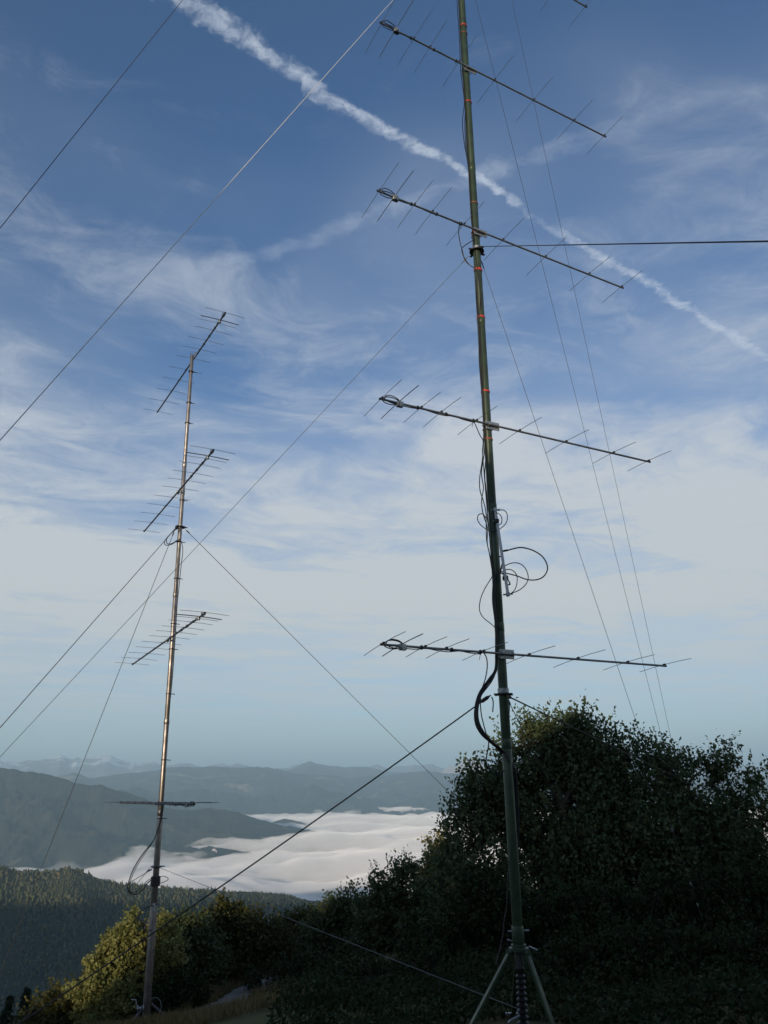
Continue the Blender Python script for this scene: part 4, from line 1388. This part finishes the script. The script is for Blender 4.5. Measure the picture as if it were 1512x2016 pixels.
cables = [
    ('thick black cable looping out right of the power splitter', 0.0078, [P(998, 1084, 8.86), P(1012, 1080, 8.85), P(1028, 1078, 8.85), P(1050, 1084, 8.84), P(1069, 1097, 8.84), P(1078, 1117, 8.85), P(1072, 1133, 8.86), P(1058, 1141, 8.87), P(1038, 1141, 8.88), P(1015, 1133, 8.88), P(990, 1128, 8.89), P(975, 1132, 8.90)]),
    ('thin black cable making the wider loop beside the splitter foot', 0.0054, [P(1006, 1168, 8.84), P(1020, 1163, 8.84), P(1034, 1152, 8.84), P(1040, 1138, 8.85), P(1036, 1122, 8.86), P(1026, 1111, 8.87), P(1012, 1108, 8.88), P(998, 1112, 8.89), P(984, 1122, 8.90)]),
    ('thin black cable making the narrow loop beside the splitter foot', 0.0054, [P(1006, 1169, 8.83), P(1014, 1160, 8.83), P(1018, 1146, 8.84), P(1017, 1132, 8.85), P(1009, 1123, 8.86), P(999, 1121, 8.87), P(986, 1126, 8.90)]),
    ('thin black cable looping right of the splitter head', 0.0054, [P(980, 1005, 8.88), P(990, 1004, 8.87), P(997, 1009, 8.87), P(999, 1019, 8.87), P(996, 1030, 8.88), P(986, 1040, 8.89), P(972, 1046, 8.90), P(958, 1042, 8.93), P(946, 1033, 8.95), P(940, 1022, 8.95), P(943, 1013, 8.95), P(951, 1012, 8.95), P(956, 1020, 8.95)]),
    ('thin black cable making the small loop at the splitter head', 0.0054, [P(977, 1009, 8.88), P(984, 1013, 8.87), P(988, 1021, 8.87), P(987, 1030, 8.88), P(981, 1034, 8.89)]),
    ('thin black cable tied down the upper green mast, outermost strand', 0.0062, zig([(-30, -11), (60, -10), (110, -11), (150, -11), (200, -8), (240, -14), (280, -13), (330, -8), (400, -8), (520, -3), (560, -7), (600, -8), (640, -6), (700, -9), (740, -9), (790, -8), (850, -9), (900, -14), (940, -22), (965, -23), (985, -18), (1010, -14), (1060, -16), (1090, -12), (1120, -9)])),
    ('thin black cable tied down the upper green mast, middle strand', 0.0062, zig([(-30, -7), (80, -8), (140, -8), (210, -7), (250, -10), (300, -10), (350, -7), (430, -8), (530, -2), (600, -5), (680, -6), (760, -7), (840, -7), (890, -10), (930, -18), (960, -16), (985, -21), (1010, -20), (1040, -13), (1070, -15), (1100, -10), (1130, -8)], 8.955)),
    ('thin black cable tied down the upper green mast, innermost strand', 0.0062, zig([(130, -8), (200, -6), (260, -8), (320, -8), (380, -7), (440, -8), (540, -1), (570, 1), (610, -2), (660, -4), (720, -3), (780, -6), (860, -7), (900, -8), (935, -12), (960, -11), (990, -10), (1020, -12), (1050, -10), (1090, -9), (1125, -6)], 8.945)),
    ('black cable sagging between boom and mast at the upper guy ring', 0.006, [P(905, 436, 8.72), P(903, 458, 8.80), P(906, 478, 8.86), P(910, 492, 8.88), P(914, 507, 8.9), P(924, 521, 8.92), P(938, 533, 8.93), P(944, 560, 8.94), P(948, 610, 8.95)]),
    ('black cable bowed out left beside the upper guy ring', 0.006, [P(935, 468, 8.92), P(928, 475, 8.90), P(917, 482, 8.89), P(909, 490, 8.89), P(912, 503, 8.90), P(919, 517, 8.91), P(937, 530, 8.93)]),
    ('black cable running from the third antenna down to the mast', 0.0062, [P(932, 827, 8.78), P(938, 841, 8.84), P(945, 857, 8.90), P(951, 868, 8.93), P(950, 890, 8.95), P(953, 930, 8.95), P(957, 980, 8.95), P(962, 1040, 8.94)]),
    ('thin black cable bowed left of the mast above the lowest antenna', 0.0054, [P(974, 1126, 8.92), P(966, 1140, 8.93), P(954, 1160, 8.93), P(946, 1180, 8.93), P(944, 1200, 8.93), P(950, 1214, 8.93), P(960, 1223, 8.94), P(970, 1231, 8.94), P(982, 1244, 8.93)]),
    ('thin black cable hanging from the lowest antenna beside the bundle', 0.0062, [P(950, 1281, 8.75), P(958, 1296, 8.78), P(959, 1316, 8.80), P(955, 1338, 8.82), P(949, 1356, 8.84), P(946, 1378, 8.86), P(947, 1402, 8.87), P(951, 1422, 8.87), P(957, 1444, 8.87), P(962, 1461, 8.87), P(960, 1478, 8.88), P(957, 1498, 8.88), P(961, 1511, 8.88), P(970, 1522, 8.90), P(982, 1527, 8.92), P(993, 1516, 8.94)]),
    ('thin black cable hugging the outside of the thick bundle', 0.0062, [P(974, 1330, 8.93), P(965, 1346, 8.90), P(948, 1368, 8.85), P(936, 1392, 8.82), P(934, 1410, 8.82), P(937, 1428, 8.82), P(946, 1444, 8.83), P(958, 1456, 8.84), P(972, 1466, 8.86), P(988, 1484, 8.90)]),
]
for k in range(4):
    dx = (k - 1.5) * 2.1
    cables.append((['outermost', 'second', 'third', 'innermost'][k] + ' thick black cable of the bundle bulging left at the lower guy ring', 0.0078,
                   [P(xr(1130) - 4 + dx * 0.6, 1130, 8.93), P(xr(1180) - 9 + dx * 0.7, 1180, 8.93), P(xr(1230) - 7 + dx * 0.6, 1230, 8.93), P(xr(1285) - 10 + dx * 0.5, 1285, 8.93), P(976 + dx * 0.6, 1318, 8.93), P(965 + dx, 1337, 8.88), P(947 + dx, 1363, 8.84), P(939 + dx, 1388, 8.82), P(938 + dx, 1412, 8.81),
                    P(944 + dx, 1432, 8.81), P(957 + dx, 1451, 8.82), P(972 + dx, 1465, 8.84), P(988 + dx, 1478, 8.88), P(1001 + dx, 1492, 8.92 + 0.02 * k), P(1012 + dx, 1520, 9.0), P(1016 + dx, 1560, 9.03), P(1018 + dx, 1620, 9.03), P(1016 + dx, 1680, 9.02)]))
cables += [
    ('black cable dropping left of the mast towards the tripod', 0.006, [P(1006, 1670, 8.94), P(1002, 1700, 8.92), P(1000, 1740, 8.9), P(997, 1785, 8.88), P(993, 1810, 8.87), P(990, 1840, 8.86), P(984, 1870, 8.84), P(976, 1900, 8.82)]),
    ('thin black cable hanging inside the tripod', 0.004, [P(1000, 1838, 8.93), P(998, 1852, 8.92), P(999, 1868, 8.92), P(1003, 1885, 8.92), P(1010, 1905, 8.92)]),
]
for lab, r, pts in cables:
    cable('coaxial_cable', pts, r, 'cable_black', None, lab, 'cable', GC, 6, 6)

GC2 = 'cables on the pale mast'
cables2 = [
    ('black cable making the outer loop left of the pale mast guy ring', 0.010, [P(354, 1040, 19.9), P(344, 1044, 19.85), P(331, 1056, 19.8), P(324, 1066, 19.8), P(326, 1073, 19.8), P(337, 1072, 19.85), P(347, 1066, 19.9), P(355, 1064, 19.92)]),
    ('black cable making the inner loop left of the pale mast guy ring', 0.010, [P(355, 1036, 19.9), P(346, 1040, 19.85), P(335, 1052, 19.8), P(328, 1062, 19.8), P(329, 1070, 19.8), P(338, 1070, 19.85), P(348, 1064, 19.9), P(356, 1061, 19.92)]),
    ('black cable hanging down the right side of the pale mast', 0.009, [P(358, 1068, 19.92), P(360, 1085, 19.92), P(357, 1110, 19.92), P(353, 1150, 19.92), P(349, 1190, 19.93), P(346, 1240, 19.93), P(342, 1300, 19.93), P(339, 1340, 19.93), P(334, 1390, 19.93), P(330, 1440, 19.93), P(325, 1500, 19.93), P(321, 1560, 19.93), P(318, 1600, 19.93)]),
    ('thick black cable swinging out in the large lower loop of the pale mast', 0.012, [P(321, 1585, 19.9), P(319, 1602, 19.88), P(312, 1630, 19.85), P(302, 1655, 19.8), P(286, 1675, 19.75), P(272, 1695, 19.7), P(261, 1715, 19.7), P(253, 1738, 19.7), P(252, 1750, 19.7), P(258, 1759, 19.7), P(270, 1760, 19.72), P(282, 1750, 19.75), P(291, 1738, 19.8), P(302, 1730, 19.88)]),
    ('thinner black cable inside the large lower loop of the pale mast', 0.007, [P(323, 1583, 19.9), P(318, 1612, 19.88), P(309, 1640, 19.85), P(298, 1662, 19.8), P(279, 1690, 19.7), P(266, 1712, 19.7), P(256, 1738, 19.7), P(256, 1754, 19.7), P(266, 1757, 19.72), P(279, 1747, 19.75), P(290, 1734, 19.8), P(303, 1727, 19.88)]),
    ('black cable making a small loop right of the lower pale mast collar', 0.008, [P(313, 1726, 19.88), P(322, 1725, 19.85), P(331, 1729, 19.85), P(328, 1734, 19.85), P(318, 1738, 19.86), P(311, 1739, 19.88)]),
    ('black cable bowed left of the pale mast beside the maple top', 0.009, [P(303, 1784, 19.88), P(290, 1786, 19.85), P(278, 1795, 19.82), P(271, 1810, 19.82), P(272, 1822, 19.82), P(281, 1828, 19.85), P(298, 1832, 19.88)]),
    ('black cable bowed right of the pale mast in front of the maple', 0.007, [P(302, 1838, 19.88), P(307, 1846, 19.87), P(308, 1856, 19.87), P(306, 1866, 19.87), P(301, 1876, 19.88)]),
    ('pale hose curving right beside the foot of the pale mast', 0.009, [P(298, 1966, 19.8), P(308, 1964, 19.8), P(316, 1972, 19.8), P(317, 1985, 19.8), P(312, 2000, 19.8)]),
]
for lab, r, pts in cables2:
    cable('coaxial_cable', pts, r, 'rope_grey' if lab.startswith('pale') else 'cable_black', None, lab, 'cable', GC2, 6, 6)


# ------------------------------------------------------------------ guy ropes
def guy(label, a, b, r, mat, group, sag=0.004, thimble=True):
    a, b = np.array(a, float), np.array(b, float)
    L = np.linalg.norm(b - a)
    pts = [a + (b - a) * s - UPV * sag * L * 4 * s * (1 - s) for s in np.linspace(0, 1, 25)]
    o = MB().tube(pts, r, 6).build('guy_rope', mat)
    tag(o, label, 'rope', group)
    if thimble:
        d = (b - a) / L
        MB().tube([a + d * 0.02, a + d * 0.05, a + d * 0.11, a + d * 0.14], [r * 1.2, r * 2.4, r * 2.4, r * 1.2], 8).build('rope_knot', mat, o)
    return o


def ring(mast, y, zf, target, rr):
    p = mast + UPV * zf(y)
    d = np.array(target, float) - p
    d[2] = 0
    return p + d / np.linalg.norm(d) * rr - UPV * 0.012


A_L = np.array([-3.35, 2.12, gz(-3.35, 2.12)])
A_R = np.array([2.6, -2.0, gz(2.6, -2.0)])
pb = P(1424, 1932, 17.0)
A_B = np.array([pb[0], pb[1], pb[2]])
pb2 = P(1257, 1905, 15.0)
pl2 = P(-600, 2132, 13.5)
GU = 'guy ropes of the green mast'
guy('bright white guy rope crossing the whole upper left sky', ring(MRX, -125, zr, A_L, 0.11), A_L, 0.0032, 'rope_white', GU, 0.0)
guy('dark guy rope cutting the top left corner of the picture', ring(MRX, -620, zr, A_L, 0.11), A_L, 0.0023, 'rope_dark', GU, 0.0)
guy('thin pale guy rope running left from the upper guy ring of the green mast', ring(MRX, 500, zr, pl2, 0.11), pl2, 0.0029, 'rope_grey', GU, 0.0)
guy('thick dark guy rope from the lower guy ring down to the lower left', ring(MRX, 1366, zr, P(10, 2034, 9.8), 0.14), P(10, 2034, 9.8), 0.0086, 'rope_dark', GU, 0.006)
guy('dark guy rope running level to the right from the upper guy ring', ring(MRX, 494, zr, A_R, 0.11), A_R, 0.0050, 'rope_dark', GU, 0.0)
guy('thick dark guy rope going right from the lower guy ring into the oak', ring(MRX, 1366, zr, P(1330, 1529, 24.3), 0.13), P(1330, 1529, 24.3), 0.0084, 'rope_dark', GU, 0.0)
guy('thin dark guy rope, left of the two long ones right of the green mast', ring(MRX, -125, zr, A_B, 0.11), A_B, 0.0029, 'rope_dark', GU, 0.0)
guy('thin dark guy rope, right of the two long ones right of the green mast', ring(MRX, -620, zr, A_B, 0.11), A_B, 0.0029, 'rope_dark', GU, 0.0)
g5 = guy('pale guy rope from the upper ring down across the dark oak', ring(MRX, 500, zr, A_B, 0.11), A_B, 0.0034, 'rope_grey', GU, 0.0)
q0, q1 = ring(MRX, 500, zr, A_B, 0.11), A_B
for s in (0.74, 0.83, 0.865):
    c = q0 + (q1 - q0) * s
    MB().box(c, (q1 - q0), np.cross(q1 - q0, UPV), np.cross(np.cross(q1 - q0, UPV), q1 - q0), 0.07, 0.022, 0.016, 0.004).build('shackle', 'galvanised', g5)
guy('dark guy rope steeply falling from the lower guy ring behind the mast', ring(MRX, 1369, zr, pb2, 0.11), pb2, 0.0048, 'rope_dark', GU, 0.0)

GP = 'guy ropes of the pale mast'
B_R = P(1502, 2177, 6.6)
B_Q = P(1290, 1965, 31.0)
B_L = P(-866, 2416, 13.0)
B_S = P(-110, 2195, 22.0)
guy('dark guy rope slanting right from the pale mast towards the oak', ring(MLX, 1040, zl, B_Q, 0.15), B_Q, 0.0068, 'rope_dark', GP, 0.0)
guy('dark guy rope from the pale mast ring to the left picture edge', ring(MLX, 1040, zl, B_L, 0.15), B_L, 0.0076, 'rope_dark', GP, 0.0)
guy('dark guy rope falling most steeply left from the pale mast ring', ring(MLX, 1044, zl, B_S, 0.15), B_S, 0.0068, 'rope_dark', GP, 0.0)
guy('pale guy rope from the lower ring of the pale mast to the left edge', ring(MLX, 1708, zl, B_L, 0.15), B_L, 0.0068, 'rope_grey', GP, 0.0)
guy('pale guy rope from the lower ring of the pale mast to the tripod', ring(MLX, 1705, zl, B_R, 0.15), P(1030, 1990, 9.6), 0.0042, 'rope_grey', GP, 0.0)
guy('short pale guy rope behind the maple from the lower pale mast ring', ring(MLX, 1708, zl, B_S, 0.15), B_S, 0.0056, 'rope_grey', GP, 0.0)


def anchor(label, top, foot_dx):
    z = gz(top[0], top[1])
    t = empty('anchor_post', (top[0], top[1], z))
    tag(t, label, 'post')
    f = np.array([top[0] + foot_dx, top[1] - 0.05, z - 0.2])
    tp = np.array(top) + np.array([0, 0, 0.12])
    MB().tube(spline([f, (f + tp) / 2 + np.array([0.03, 0, 0]), tp], 5), list(np.linspace(0.13, 0.075, 11)), 9).build('trunk_post', 'old_wood', t)
    MB().tube([np.array(top) - UPV * 0.03, np.array(top) + UPV * 0.02], 0.10, 12).build('rope_wrap', 'rope_grey', t)


anchor('weathered leaning wooden anchor post in the lower right corner', A_B, 0.35)

# ------------------------------------------------------------------ air between the hills
def build_haze():
    mt, N, out = new_mat('haze_air')
    vol = N.n.new('ShaderNodeVolumePrincipled')
    vol.inputs['Color'].default_value = (0.60, 0.85, 1.0, 1)
    vol.inputs['Density'].default_value = 5.5e-5
    vol.inputs['Anisotropy'].default_value = 0.0
    N.l.new(vol.outputs[0], out.inputs['Volume'])
    S, zb, zt = 125000.0, -691.5, 1300.0
    o = MB().box((0, 0, (zb + zt) / 2), (1, 0, 0), (0, 1, 0), (0, 0, 1), 2 * S, 2 * S, zt - zb).build('haze', 'haze_air', None, False)
    tag(o, 'thin blue haze over the valley and mountains', 'haze', kind='stuff')


build_haze()
